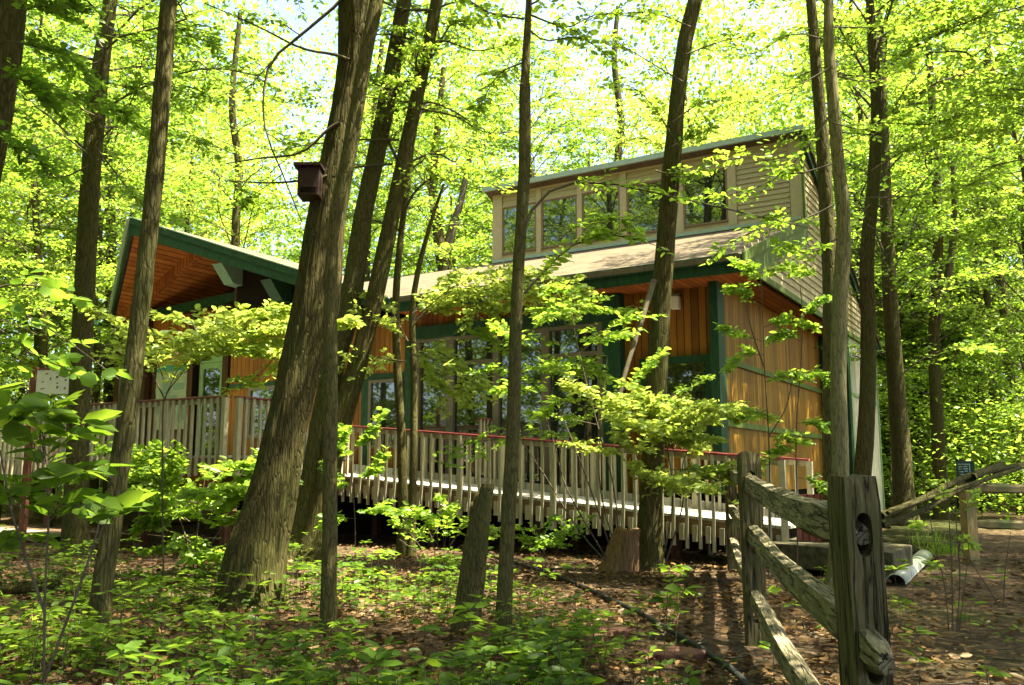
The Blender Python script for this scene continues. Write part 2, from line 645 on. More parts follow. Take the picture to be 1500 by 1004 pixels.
def window(s0, s1, z0, z1, v, fm, fw=.1, proud=.06, bar=None):
    def fr(m):
        m.hbox(s0 - fw, s1 + fw, v - proud, v - .002, z1, z1 + fw)
        m.hbox(s0 - fw, s1 + fw, v - proud, v - .002, z0 - fw, z0)
        m.hbox(s0 - fw, s0, v - proud, v - .002, z0, z1)
        m.hbox(s1, s1 + fw, v - proud, v - .002, z0, z1)
        if bar:
            m.hbox(s0, s1, v - proud * .8, v - .004, bar, bar + .05)
    w = part('window', fm, fr)
    part('pane', 'glass', lambda m: m.hbox(s0, s1, v - .022, v - .012, z0, z1), w)
    return w


window(5.22, 6.35, 1.95, 3.27, 15.2, 'green', .13, .08)
part('trim_board', 'green', lambda m: m.hbox(5.02, 5.09, 15.16, 15.2, 3.20, 3.30))
window(11.86, 12.66, 1.9, 3.24, 14.9, 'frame', .07)
window(15.3, 16.4, 2.2, 3.25, 14.9, 'frame', .09)

# soffit and fascia of the long front eave
part('soffit', 'soffit', lambda m: m.hbox(4.3, 11.6, 14.24, 15.3, 4.64, 4.67))
fa = part('fascia', 'green', lambda m: m.hbox(4.25, 11.58, 14.19, 14.235, 4.60, 4.86), bevel=.005)
part('gutter', 'green', lambda m: m.hbox(4.25, 11.58, 14.11, 14.185, 4.77, 4.91), bevel=.01)

# roofs
def front_roof(m):
    e = 14.1
    vl = 14.2 + (ZA - (SA - 16.5) * .348 - EZ) / .37
    top = [(S0, e), (11.5, e), (16.5, vl), (16.5, 18.93), (S0, 18.93)] if vl < 18.93 else [(S0, e), (11.5, e), (16.0, 18.93), (S0, 18.93)]
    m.poly_prism([wp(q, v, roof_z(v) - .015) for q, v in top], (0, 0, -.09))


ZA, SA = 7.96, 20.4
rf = part('roof', 'shingle', front_roof)
part('flashing', 'drip', lambda m: m.hbox(4.3, 12.1, 18.84, 18.93, roof_z(18.84) + .005, roof_z(18.93) + .045))
part('roof', 'shingle', lambda m: m.hprism([(4.1, 18.72, back_z(18.72)), (4.1, 27.2, back_z(27.2)),
          (4.1, 27.2, back_z(27.2) - .1), (4.1, 18.72, back_z(18.72) - .1)], (8.15, 0, 0)))
part('roof_edge', 'drip', lambda m: m.hbox(4.1, 12.3, 18.64, 18.715, 8.54, 8.66))
part('roof', 'shingle', lambda m: m.hprism([(12.3, 18.93, roof_z(18.93)), (12.3, 27.2, 4.9), (12.3, 27.2, 4.75),
          (12.3, 18.93, roof_z(18.93) - .12)], (5, 0, 0)))
part('wall', 'tan', lambda m: m.hbox(4.6, 17.2, 26.6, 26.8, 0, 4.7))
part('wall', 'cedar_y', lambda m: m.hbox(17.05, 17.2, 15.1, 26.6, .95, 4.9))
part('wall', 'tan', lambda m: m.hbox(12.0, 12.12, 19.05, 24, 6.2, 6.3) or
     m.hprism([(12.0, 19.05, 6.3), (12.0, 24.0, 6.3), (12.0, 19.05, 8.4)], (.1, 0, 0)))

# clerestory
V0 = 18.93


def lap(m, s0, s1, z0, z1, v, step=.115):
    z = z0
    while z < z1 - .01:
        zt = min(z + step, z1)
        m.hprism([(s0, v - .028, z), (s0, v, z), (s0, v, zt), (s0, v - .006, zt)], (s1 - s0, 0, 0))
        z += step


wins = [(10.85, 11.80), (9.69, 10.64), (8.54, 9.49), (7.43, 8.30), (5.91, 6.89)]
part('clerestory_wall', 'tan2', lambda m: m.hbox(4.25, 12.12, V0, V0 + .12, 6.5, 8.52))
for a, b in wins:
    part('clerestory_siding', 'tan', lambda m: lap(m, a - .02, b + .02, 8.16, 8.46, V0))
part('clerestory_siding', 'tan', lambda m: lap(m, 4.52, 5.66, 6.74, 8.46, V0))


def clere_trim(m):
    edges = [12.12] + [x for a, b in wins for x in (b + .035, a - .035)] + [5.68]
    for a, b in zip(edges[::2], edges[1::2]):
        m.hbox(b, a, V0 - .045, V0 - .001, 6.76, 8.42)
    m.hbox(4.25, 4.50, V0 - .045, V0 - .001, 6.66, 8.42)
    m.hbox(4.25, 12.12, V0 - .05, V0 - .001, 6.66, 6.755)
    m.hbox(4.25, 12.12, V0 - .05, V0 - .001, 8.425, 8.52)
    for a, b in wins:
        m.hbox(a - .034, b + .034, V0 - .04, V0 - .03, 8.11, 8.155)


part('clerestory_trim', 'tan2', clere_trim)
for a, b in wins:
    w = part('clerestory_window', 'frame_red', lambda m: [m.hbox(a - .03, b + .03, V0 - .036, V0 - .002, z0, z0 + .045) for z0 in (6.86, 8.06)] and
             [m.hbox(x, x + .045, V0 - .036, V0 - .002, 6.905, 8.06) for x in (a - .03, b - .015)])
    part('pane', 'glass', lambda m: m.hbox(a + .015, b - .015, V0 - .02, V0 - .012, 6.905, 8.06), w)

# gable end: overhanging lap siding
G = 4.25


def gable(m):
    z, st_ = 4.80, .150
    while z < 8.45:
        zt = z + st_
        vl = 14.35 + max(0, (z - 4.92) / .37) if z < 6.6 else 18.93
        vr = 18.75 + (8.5 - zt) / .445
        if vr > vl + .1:
            m.hprism([(G - .032, vl, z), (G, vl, z), (G, vl, zt), (G - .008, vl, zt)], (0, vr - vl, 0))
        z += st_


part('gable_siding', 'tan', gable)
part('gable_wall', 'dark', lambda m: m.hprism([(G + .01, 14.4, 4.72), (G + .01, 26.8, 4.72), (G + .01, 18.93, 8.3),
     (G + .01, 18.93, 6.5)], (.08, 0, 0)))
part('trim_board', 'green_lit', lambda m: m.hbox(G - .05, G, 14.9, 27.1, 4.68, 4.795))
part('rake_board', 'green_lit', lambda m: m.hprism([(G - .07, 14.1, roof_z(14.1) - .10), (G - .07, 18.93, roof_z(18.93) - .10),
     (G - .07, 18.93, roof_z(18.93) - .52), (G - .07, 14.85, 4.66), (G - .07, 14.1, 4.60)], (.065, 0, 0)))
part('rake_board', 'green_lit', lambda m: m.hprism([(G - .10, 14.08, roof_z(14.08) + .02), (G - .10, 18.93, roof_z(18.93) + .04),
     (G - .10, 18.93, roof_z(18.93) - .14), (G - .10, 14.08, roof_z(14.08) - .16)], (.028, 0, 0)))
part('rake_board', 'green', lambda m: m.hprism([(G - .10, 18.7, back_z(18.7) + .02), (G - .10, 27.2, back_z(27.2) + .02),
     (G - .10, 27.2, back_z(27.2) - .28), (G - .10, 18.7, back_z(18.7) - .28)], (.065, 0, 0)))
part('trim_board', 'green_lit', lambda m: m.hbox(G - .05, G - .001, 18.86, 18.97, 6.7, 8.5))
part('soffit', 'soffit', lambda m: m.hbox(G + .1, 5.0, 14.4, 22.85, 4.69, 4.715))

# recessed side wall under the overhang
part('wall', 'cedar_y', lambda m: m.hbox(4.92, 5.02, 15.2, 22.9, .95, 4.68))
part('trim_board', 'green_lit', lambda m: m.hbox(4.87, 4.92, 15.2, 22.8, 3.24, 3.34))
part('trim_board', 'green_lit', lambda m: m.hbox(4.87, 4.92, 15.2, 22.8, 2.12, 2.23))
part('corner_post', 'green', lambda m: m.hbox(G, 5.0, 22.8, 23.05, 0, 4.68))
part('wall', 'pale', lambda m: m.hbox(G + .02, G + .12, 23.06, 27.0, 0, 4.68))
for a, b in ((23.06, 23.16), (24.9, 24.98), (26.9, 27.0)):
    part('trim_board', 'green_pale', lambda m: m.hbox(G - .01, G + .02, a, b, 0, 4.67))
part('trim_board', 'green_pale', lambda m: m.hbox(G - .008, G + .02, 23.17, 24.89, 3.2, 3.28))
part('trim_board', 'green_pale', lambda m: m.hbox(G - .008, G + .02, 24.99, 26.89, 3.2, 3.28))

# entrance canopy: gable with its ridge across the house
ZA, SA = 7.96, 20.4


def cr(s):                                   # right slope (towards the long eave)
    return ZA - (SA - s) * .348


def cl(s):                                   # left slope
    return ZA - (s - SA) * .50


part('canopy_roof', 'shingle', lambda m: m.hprism([(11.6, 14.12, cr(11.6)), (SA, 14.12, ZA), (SA, 14.12, ZA - .1), (11.6, 14.12, cr(11.6) - .1)],
     (0, 8.5, 0)))
part('canopy_fascia', 'green', lambda m: m.hprism([(11.58, 14.17, cr(11.58) - .02), (SA, 14.17, ZA - .02), (SA, 14.17, ZA - .46),
     (13.0, 14.17, cr(13.0) - .36), (11.58, 14.17, cr(11.58) - .3)], (0, .06, 0)))
part('canopy_fascia', 'green', lambda m: m.hprism([(11.58, 14.10, cr(11.58) - .01), (SA, 14.10, ZA - .01), (SA, 14.10, ZA - .17),
     (11.58, 14.10, cr(11.58) - .17)], (0, .065, 0)))
part('drip_edge', 'drip', lambda m: m.hprism([(11.58, 14.06, cr(11.58) + .02), (SA, 14.06, ZA + .02), (SA, 14.06, ZA - .002),
     (11.58, 14.06, cr(11.58) - .002)], (0, .04, 0)))
B_ = (24.15, 16.32)
lp = [(SA, 14.2), (SA, 22.6), (B_[0], 22.6), B_]
part('canopy_roof', 'shingle', lambda m: m.hprism([(s, v, cl(s)) for s, v in lp], (0, 0, -.1)))
part('canopy_soffit', 'soffit_y', lambda m: m.hprism([(s, v, cl(s) - .24) for s, v in
     [(SA, 14.3), (SA, 22.5), (B_[0] - .05, 22.5), (B_[0] - .05, 16.36)]], (0, 0, .03)))
part('canopy_fascia', 'green', lambda m: m.hprism([(SA, 14.17, ZA), (B_[0], 16.32, cl(B_[0])), (B_[0], 16.32, cl(B_[0]) - .3), (SA, 14.17, ZA - .46)],
     (.04, -.05, 0)))
part('drip_edge', 'drip', lambda m: m.hprism([(SA, 14.1, ZA + .01), (B_[0], 16.25, cl(B_[0]) + .01), (B_[0], 16.25, cl(B_[0]) - .05), (SA, 14.1, ZA - .05)],
     (.05, -.06, 0)))
part('canopy_soffit', 'soffit', lambda m: m.hprism([(12.5, 14.3, cr(12.5) - .30), (SA, 14.3, ZA - .30), (SA, 22, ZA - .30), (12.5, 22, cr(12.5) - .30)], (0, 0, .03)))
for v in (16.4, 19.0):
    part('rafter', 'soffit', lambda m: m.beam(wp(20.3, v, cl(20.3) - .40), wp(24.1, v, cl(24.1) - .34), .16, .30))
part('tie_beam', 'green', lambda m: m.beam(wp(24.0, 16.9, 5.98), wp(17.4, 16.9, 6.30), .14, .26))
for s, mt in ((15.3, 'green'), (17.0, 'teal')):
    part('beam_end', mt, lambda m: m.hprism([(s, 14.3, cr(s) - .42), (s, 15.6, cr(s) - .42), (s, 15.6, cr(s) - .9), (s, 14.7, cr(s) - .86)], (.34, 0, 0)))
part('gutter', 'green', lambda m: m.beam(wp(24.2, 15.6, 5.72), wp(24.2, 20.5, 5.72), .13, .13))
part('downspout', 'green', lambda m: m.beam(wp(23.35, 16.3, 1.55), wp(23.35, 16.3, 5.6), .10, .10) and
     m.beam(wp(23.35, 16.3, 5.6), wp(24.15, 16.3, 5.72), .09, .09))
part('downspout', 'drip', lambda m: m.beam(wp(23.47, 16.3, 1.55), wp(23.47, 16.3, 5.55), .05, .07))

# entrance wall behind the deck
EV = 17.0
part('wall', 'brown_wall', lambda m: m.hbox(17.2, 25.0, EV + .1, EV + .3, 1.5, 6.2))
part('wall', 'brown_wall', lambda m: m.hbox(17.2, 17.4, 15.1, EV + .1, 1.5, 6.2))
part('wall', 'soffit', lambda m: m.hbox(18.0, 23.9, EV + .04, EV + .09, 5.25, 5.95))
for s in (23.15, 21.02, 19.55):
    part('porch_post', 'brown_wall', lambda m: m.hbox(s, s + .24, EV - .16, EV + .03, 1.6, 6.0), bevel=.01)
window(20.10, 20.80, 1.75, 4.25, EV + .1, 'green_pale', .16, .06, 3.35)
part('door_panel', 'green_pale', lambda m: m.hbox(19.8, 20.98, EV + .02, EV + .09, 4.42, 4.78))
part('trim_board', 'ochre', lambda m: m.hbox(19.8, 20.98, EV + .02, EV + .09, 4.785, 4.92))
part('wall', 'teal', lambda m: m.hbox(23.45, 24.6, EV + .0, EV + .095, 1.6, 4.6))
# low wing further left
part('wing_wall', 'cedar_x', lambda m: m.hbox(24.6, 27.5, 18.6, 22, .8, 5.25))
part('wing_roof', 'shingle', lambda m: m.hprism([(24.4, 17.9, 5.48), (24.4, 20.5, 6.4), (24.4, 23.0, 5.5), (24.4, 23.0, 5.4), (24.4, 17.9, 5.38)], (3.5, 0, 0)))
part('wing_fascia', 'green_lit', lambda m: m.hbox(24.4, 27.9, 17.84, 17.9, 5.16, 5.46))
part('wing_fascia', 'green', lambda m: m.hbox(24.42, 27.88, 18.0, 18.6, 5.1, 5.15))
part('wing_trim', 'green_lit', lambda m: m.hbox(24.6, 27.5, 18.53, 18.6, .8, 4.2))

# poster on the entrance wall, wall lamp
P = house_thing('wall_poster', 'tall trail poster with ochre heading and pale map on the brown entrance wall', 'poster', 22.1, EV, 1.6)


def ppart(name, mat, *a, parent=None):
    mb = MB()
    for q in a:
        mb.hbox(*q)
    return mb.build(name, mat, P, parent)


pv = EV + .06
pb = ppart('panel', 'paper', (21.40, 22.88, pv - .02, pv + .03, 2.55, 4.92))
ppart('heading', 'ochre', (21.40, 22.88, pv - .024, pv - .021, 4.46, 4.92))
ppart('band', 'sea', (21.40, 22.88, pv - .024, pv - .021, 4.26, 4.455))
for i, (a, b, c, d) in enumerate(((22.5, 22.75, 3.0, 3.4), (21.9, 22.4, 3.3, 3.55), (21.5, 21.85, 2.8, 3.35), (22.2, 22.6, 3.6, 3.95), (21.6, 22.1, 3.7, 3.9))):
    ppart('map_patch', 'print2', (a, b, pv - .024, pv - .021, c, d))
for line, zz in (('ENVIRONMENTAL', 4.72), ('CENTER', 4.53)):
    text_part('lettering', line, 'ink', P, None, wp(22.72, pv - .026, zz), .155, (math.pi / 2, 0, 0))
L_ = house_thing('wall_lamp', 'small pale lamp on the cedar wall under the front eave', 'lamp', 5.75, 15.2, 4.3)
MB().hbox(5.66, 5.82, 15.06, 15.195, 4.26, 4.50).build('housing', 'lamp', L_, None, .02)
MB().hbox(5.64, 5.84, 15.03, 15.19, 4.50, 4.53).build('cap', 'frame', L_)

# ---------------------------------------------------------------- ramp, deck and railings
rng = random.Random(7)


def ramp_z(s):
    return .625 + (s - 4.03) / 12.0


RA, RB = 3.35, 15.6
D = house_thing('access_ramp', 'long wooden ramp with pale boards rising along the front of the house', 'ramp', 8, 13.7)
MB().hprism([(RA, 12.92, ramp_z(RA)), (RB, 12.92, ramp_z(RB)), (RB, 12.92, ramp_z(RB) - .04), (RA, 12.92, ramp_z(RA) - .04)], (0, 1.7, 0)).build('deck_boards', 'deck', D)
MB().hprism([(RA, 14.55, ramp_z(RA) + .002), (RB, 14.55, ramp_z(RB) + .002), (RB, 14.55, ramp_z(RB) + .13), (RA, 14.55, ramp_z(RA) + .13)], (0, .045, 0)).build('curb_board', 'deck', D)
for v in (12.93, 14.5):
    MB().hprism([(RA, v, ramp_z(RA) - .042), (RB, v, ramp_z(RB) - .042), (RB, v, ramp_z(RB) - .29), (RA, v, ramp_z(RA) - .27)], (0, .05, 0)).build('rim_joist', 'joist', D)
for s in (5.0, 7.4, 9.6, 12.0, 14.2):
    for v in (13.05, 14.35):
        MB().hbox(s, s + .13, v, v + .13, -.05, ramp_z(s) - .05).build('support_post', 'post_red', D)

DK = 1.60
T = house_thing('entrance_deck', 'raised wooden entrance deck behind the big leaning tree', 'deck', 14, 12)
MB().hbox(11.42, 18.5, 9.92, 12.9, DK - .04, DK).build('deck_boards', 'deck', T)
MB().hbox(15.65, 25, 12.92, 16.95, DK - .04, DK).build('deck_boards', 'deck', T)
MB().hbox(11.42, 18.5, 9.93, 9.98, DK - .30, DK - .042).build('rim_joist', 'joist', T)
MB().hbox(11.43, 11.48, 9.99, 12.88, DK - .30, DK - .042).build('rim_joist', 'joist', T)
for s in (11.5, 13.6, 15.8, 18.2):
    MB().hbox(s, s + .13, 10.0, 10.13, -.05, DK - .05).build('support_post', 'post_red', T)


def railing(name, label, a, b, zf, spacing, top='rail_red', up=.95, low=.42, grab=True, blocks=False, vout=None):
    """a, b: (s, v) ends; zf(s, v) walking surface height"""
    t = house_thing(name, label, 'railing', (a[0] + b[0]) / 2, (a[1] + b[1]) / 2, 0, 'slatted railings of the ramp and deck')
    A = Vector((a[0], a[1], 0))
    Bv = Vector((b[0], b[1], 0))
    L = (Bv - A).length
    n = int(L / spacing)
    pa = wp(a[0], a[1], zf(*a) + up)
    pb_ = wp(b[0], b[1], zf(*b) + up)
    MB().beam(pa, pb_, .15, .035).build('top_rail', top, t, None, .006)
    if grab:
        o = wp(0, .10, -.075)
        MB().beam(pa + o, pb_ + o, .045, .045).build('grab_rail', 'rail_red', t, None, .01)
    MB().beam(pa - Vector((0, 0, .06)), pb_ - Vector((0, 0, .06)), .04, .08).build('rail_support', 'baluster', t)
    for i in range(n + 1):
        q = A.lerp(Bv, i / n)
        z = zf(q.x, q.y)
        lean = rng.uniform(-.008, .008)
        post = i % 9 == 0
        w = .085 if post else .042
        off = wp(0, -.055, 0) if a[1] == b[1] else wp(-.055, 0, 0)
        p0 = wp(q.x, q.y, z - low + rng.uniform(-.015, .015)) + off
        p1 = wp(q.x + lean, q.y, z + up - .02) + off
        MB().beam(p0, p1, w, w, up=wp(0, 1, 0)).build('post' if post else 'baluster', 'baluster', t)
        if blocks:
            zc = z - .2
            MB().hbox(q.x + .065, q.x + .135, 12.865, 12.925, z - .36, z - .12).build('spacer_block', 'baluster', t)
    return t


railing('ramp_railing', 'near railing of the ramp with red top rail and pale balusters', (3.35, 12.9), (12.2, 12.9), lambda s, v: ramp_z(s), .205, low=.47, blocks=True)
railing('ramp_railing', 'far railing of the ramp, in front of the storefront glass', (3.35, 14.5), (11.5, 14.5), lambda s, v: ramp_z(s), .205, low=.05)
railing('deck_railing', 'front railing of the raised entrance deck, left of the big leaning tree', (11.45, 9.9), (18.4, 9.9), lambda s, v: DK, .155, top='rail_brown', low=.33, grab=False)
railing('deck_railing', 'short deck railing running back from its corner towards the ramp', (11.42, 10.05), (11.42, 12.7), lambda s, v: DK, .155, top='rail_brown', low=.33, grab=False)

# concrete landing at the foot of the ramp, red boards on it
mb = MB()
mb.hprism([(1.8, 11.8, .06), (3.9, 12.72, .06), (3.9, 15.0, .06), (1.75, 13.1, .06)], (0, 0, .31))
SL = mb.build('landing_slab', 'concrete', None, None, .012)
props(SL, 'grey concrete landing slab at the foot of the ramp', 'slab')
mb = MB()
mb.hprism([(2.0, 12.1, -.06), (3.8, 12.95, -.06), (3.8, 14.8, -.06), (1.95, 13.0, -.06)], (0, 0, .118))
props(mb.build('slab_shadow_base', 'dark'), kind='structure')  # near-black base stands in for the shadow beneath the slab
RBD = house_thing('board_panel', 'low panel of red stained boards on the concrete landing behind the fence rail', 'panel', 2.9, 13.2, .37)
MB().hbox(2.62, 3.25, 13.1, 13.14, .37, 1.02).build('boards', 'brick', RBD)
MB().hbox(2.60, 3.27, 13.14, 13.2, .37, .98).build('backing', 'joist', RBD)

# ================================================================ vegetation helpers
NR = np.random.default_rng(11)


def unit(a):
    return a / np.maximum(np.linalg.norm(a, axis=-1, keepdims=True), 1e-9)


class Fol:
    """leaves collected for ONE mesh"""
    def __init__(s):
        s.B, s.D, s.N, s.L, s.W = [], [], [], [], []

    def add(s, B, D, N, L, W):
        s.B.append(B); s.D.append(D); s.N.append(N); s.L.append(L); s.W.append(W)

    def mesh(s, name, thing=None, fine=False):
        B, D, N = (np.concatenate(x) for x in (s.B, s.D, s.N))
        L, W = np.concatenate(s.L)[:, None], np.concatenate(s.W)[:, None]
        if thing is not None:
            B = thing.local(B); D = D @ thing.m.T; N = N @ thing.m.T
        D = unit(D)
        S = unit(np.cross(D, N))
        N = np.cross(S, D)
        n = len(B)
        if fine:
            v = np.stack([B, B + D * L * .16 + S * W * .30 + N * W * .10, B + D * L * .45 + S * W * .5 + N * W * .20,
                          B + D * L * .76 + S * W * .30 + N * W * .06, B + D * L - N * L * .10,
                          B + D * L * .76 - S * W * .30 + N * W * .06, B + D * L * .45 - S * W * .5 + N * W * .20,
                          B + D * L * .16 - S * W * .30 + N * W * .10, B + D * L * .5], 1).reshape(-1, 3)
            k = (np.arange(n) * 9)[:, None]
            q = np.concatenate([k + [0, 1, 2, 8], k + [8, 2, 3, 4], k + [8, 4, 5, 6], k + [0, 8, 6, 7]])
            return raw_mesh(name, v, quads=q)
        v = np.stack([B, B + D * L * .28 + S * W * .42 + N * W * .14, B + D * L * .68 + S * W * .40 + N * W * .12, B + D * L,
                      B + D * L * .68 - S * W * .40 + N * W * .12, B + D * L * .28 - S * W * .42 + N * W * .14], 1).reshape(-1, 3)
        k = (np.arange(n) * 6)[:, None]
        return raw_mesh(name, v, quads=np.concatenate([k + [0, 1, 2, 3], k + [0, 3, 4, 5]]))

    def mesh4(s, name, thing=None):
        B, D, N = (np.concatenate(x) for x in (s.B, s.D, s.N))
        L, W = np.concatenate(s.L)[:, None], np.concatenate(s.W)[:, None]
        if thing is not None:
            B = thing.local(B); D = D @ thing.m.T; N = N @ thing.m.T
        D = unit(D)
        S = unit(np.cross(D, N))
        N = np.cross(S, D)
        n = len(B)
        v = np.stack([B, B + D * L * .5 + S * W * .5 + N * W * .12, B + D * L, B + D * L * .5 - S * W * .5 + N * W * .12], 1).reshape(-1, 3)
        k = (np.arange(n) * 4)[:, None]
        return raw_mesh(name, v, tris=np.concatenate([k + [0, 1, 2], k + [0, 2, 3]]))


class Seg:
    """thin tapering three-sided twigs collected for ONE mesh"""
    def __init__(s):
        s.a, s.b, s.r0, s.r1 = [], [], [], []

    def add(s, a, b, r0, r1):
        a = np.atleast_2d(a)
        s.a.append(a); s.b.append(np.atleast_2d(b))
        s.r0.append(np.broadcast_to(r0, (len(a),))); s.r1.append(np.broadcast_to(r1, (len(a),)))

    def line(s, pts, r0, r1):
        pts = np.asarray(pts, float)
        r = np.linspace(r0, r1, len(pts))
        s.add(pts[:-1], pts[1:], r[:-1], r[1:])

    def mesh(s, name, thing=None, k=4):
        a, b = np.concatenate(s.a), np.concatenate(s.b)
        r0, r1 = np.concatenate(s.r0)[:, None], np.concatenate(s.r1)[:, None]
        if thing is not None:
            a, b = thing.local(a), thing.local(b)
        d = unit(b - a)
        ref = np.where(np.abs(d[:, 2:3]) > .9, np.array([[1., 0, 0]]), np.array([[0, 0, 1.]]))
        u = unit(np.cross(d, ref)); w = np.cross(d, u)
        rings = []
        for c, r in ((a, r0), (b + d * r1 * .3, r1)):
            for i in range(k):
                t = 2 * math.pi * i / k
                rings.append(c + (u * math.cos(t) + w * math.sin(t)) * r)
        v = np.stack(rings, 1).reshape(-1, 3)
        base = (np.arange(len(a)) * 2 * k)[:, None]
        q = np.concatenate([base + [i, (i + 1) % k, k + (i + 1) % k, k + i] for i in range(k)])
        return raw_mesh(name, v, quads=q)


def resample(pts, n):
    """smooth (Catmull-Rom) resampling of a polyline"""
    p = np.asarray(pts, float)
    p = np.vstack([2 * p[0] - p[1], p, 2 * p[-1] - p[-2]])
    m = len(p) - 3
    t = np.linspace(0, m - 1e-6, n)
    i = t.astype(int)
    f = (t - i)[:, None]
    a, b, c, d = p[i], p[i + 1], p[i + 2], p[i + 3]
    return .5 * (2 * b + (c - a) * f + (2 * a - 5 * b + 4 * c - d) * f ** 2 + (3 * b - a - 3 * c + d) * f ** 3)


def interp(pts, t):
    m = len(pts) - 1
    x = np.clip(np.asarray(t) * m, 0, m - 1e-6)
    i = x.astype(int)
    f = (x - i)[:, None]
    return pts[i] * (1 - f) + pts[i + 1] * f, unit(pts[i + 1] - pts[i])


DENS = 1.75


def bough(fol, seg, pts, ntw, twl, leaf, per, r0=.02, t0=.15, up=.12, droop=.25, rnd=.65, wr=.58, bare=False):
    """a leafy bough: twigs leave the axis alternately, leaves alternate along the twigs, mostly lying flat"""
    ntw, per = int(ntw * DENS), per + 2
    pts = resample(pts, 9)
    if seg is not None:
        seg.line(pts, r0, r0 * .25)
    t = np.sort(NR.uniform(t0, 1, ntw))
    P, T = interp(pts, t)
    up_v = np.array([0, 0, 1.])
    side = unit(np.cross(T, up_v) + 1e-4)
    sgn = np.where(np.arange(ntw) % 2 == 0, 1., -1.)[:, None]
    d = unit(T * NR.uniform(.3, .9, (ntw, 1)) + side * sgn * NR.uniform(.5, 1, (ntw, 1)) + up_v * NR.uniform(-.25, .35, (ntw, 1)) + up_v * up)
    ln = twl * (1.1 - .55 * t) * NR.uniform(.55, 1.2, ntw)
    E = P + d * ln[:, None]
    E[:, 2] -= ln * .10
    if seg is not None:
        seg.add(P, E, r0 * .3 + .0008, .0012)
    if bare:
        return
    q = (np.arange(per) + .6) / per
    Q = P[:, None] + (E - P)[:, None] * q[None, :, None]
    s2 = unit(np.cross(d, up_v))[:, None]
    sg = np.where(np.arange(per) % 2 == 0, 1., -1.)[None, :, None]
    LD = d[:, None] * NR.uniform(.2, .8, (ntw, per, 1)) + s2 * sg * NR.uniform(.5, 1, (ntw, per, 1)) + up_v * NR.uniform(-droop - .3, .3 - droop * .5, (ntw, per, 1))
    N = up_v + NR.normal(0, rnd, (ntw, per, 3))
    L = leaf * NR.uniform(.55, 1.2, (ntw, per))
    k = ntw * per
    keep = NR.random(k) < .93
    Q, LD, N, L = Q.reshape(k, 3)[keep], unit(LD).reshape(k, 3)[keep], N.reshape(k, 3)[keep], L.ravel()[keep]
    fol.add(Q, LD, N, L, L * wr * NR.uniform(.8, 1.15, len(L)))


def trunk_mesh(name, path, radii, seg=14, step=.25, ridge=.0, rfreq=9.0, flare=0.0, thing=None, lump=.04, seed=0):
    """a tapering trunk along a smooth path, with ridged bark relief and root flare"""
    path = np.asarray(path, float)
    ln = np.linalg.norm(np.diff(path, axis=0), axis=1).sum()
    n = max(6, int(ln / step))
    P = resample(path, n)
    rr = resample(np.column_stack([radii, radii, radii]), n)[:, 0]
    T = unit(np.gradient(P, axis=0))
    u = unit(np.cross(np.array([[0, 1., 0]]) + T * 0, T))
    w = np.cross(T, u)
    th = np.linspace(0, 2 * math.pi, seg, endpoint=False)
    V = np.empty((n, seg, 3))
    z0 = P[0, 2]
    h = P[:, 2] - z0
    for k in range(n):
        for j in range(seg):
            c, s_ = math.cos(th[j]), math.sin(th[j])
            r = rr[k]
            m = 1 + lump * noise.noise((c * 1.3 + seed, s_ * 1.3, h[k] * .8 + seed))
            if flare:
                e = math.exp(-max(h[k], 0) / (.9 * rr[0] + .05))
                m += flare * e * (.55 + .6 * max(0, noise.noise((c * 1.8, s_ * 1.8, seed + 5.0)) + .3))
            r *= m
            if ridge:
                a = noise.noise((c * rr[k] * rfreq * 2, s_ * rr[k] * rfreq * 2, h[k] * 1.6 + seed * 3))
                b = noise.noise((c * rr[k] * rfreq * 4 + 7, s_ * rr[k] * rfreq * 4, h[k] * 5 + seed))
                r += ridge * (1 - 2 * abs(a)) + ridge * .5 * b
            V[k, j] = P[k] + (u[k] * c + w[k] * s_) * r
    co = V.reshape(-1, 3)
    if thing is not None:
        co = thing.local(co)
    i, j = np.meshgrid(np.arange(n - 1), np.arange(seg), indexing='ij')
    a = (i * seg + j).ravel()
    b = (i * seg + (j + 1) % seg).ravel()
    return raw_mesh(name, co, quads=np.stack([a, b, b + seg, a + seg], 1)), P, rr


GA = 2.39996


def crown(fol, seg, P, z0, z1, Rm, n, leaf, ntw=15, per=7, rise=.5, shape=.5, seed=0, az0=0, azspread=math.pi * 2, thick=.02):
    """boughs all round the trunk path P between heights z0 and z1"""
    rg = np.random.default_rng(seed + 100)
    for i in range(n):
        f = (i + rg.random()) / n
        z = z0 + (z1 - z0) * f
        k = int(np.argmin(np.abs(P[:, 2] - z)))
        a = az0 + (((i * GA) % (2 * math.pi)) / (2 * math.pi) - .5) * azspread + rg.normal(0, .25)
        env = math.sin(math.pi * min(1, max(.12, .15 + .8 * f))) ** shape
        L = Rm * env * rg.uniform(.55, 1.15)
        d = np.array([math.cos(a), math.sin(a), 0.])
        o = P[k].copy()
        o[2] = min(z, P[-1, 2])
        sd = np.array([-d[1], d[0], 0])
        r_ = rise * rg.uniform(.1, 1.9)
        q = [o, o + d * L * .3 + np.array([0, 0, L * r_ * .5]) + sd * rg.normal(0, .08 * L),
             o + d * L * .65 + np.array([0, 0, L * r_ * .8]) + sd * rg.normal(0, .12 * L),
             o + d * L + np.array([0, 0, L * r_ * .7]) + sd * rg.normal(0, .16 * L)]
        bough(fol, seg, q, int(ntw * (.5 + L / Rm)), Rm * .36, leaf, per, r0=thick * (.5 + L / Rm), t0=.2)


def px_path(pts, d):
    """pts: (px, py[, forward distance])"""
    return [tuple(tr(p[0], p[1], p[2] if len(p) > 2 else d)) for p in pts]


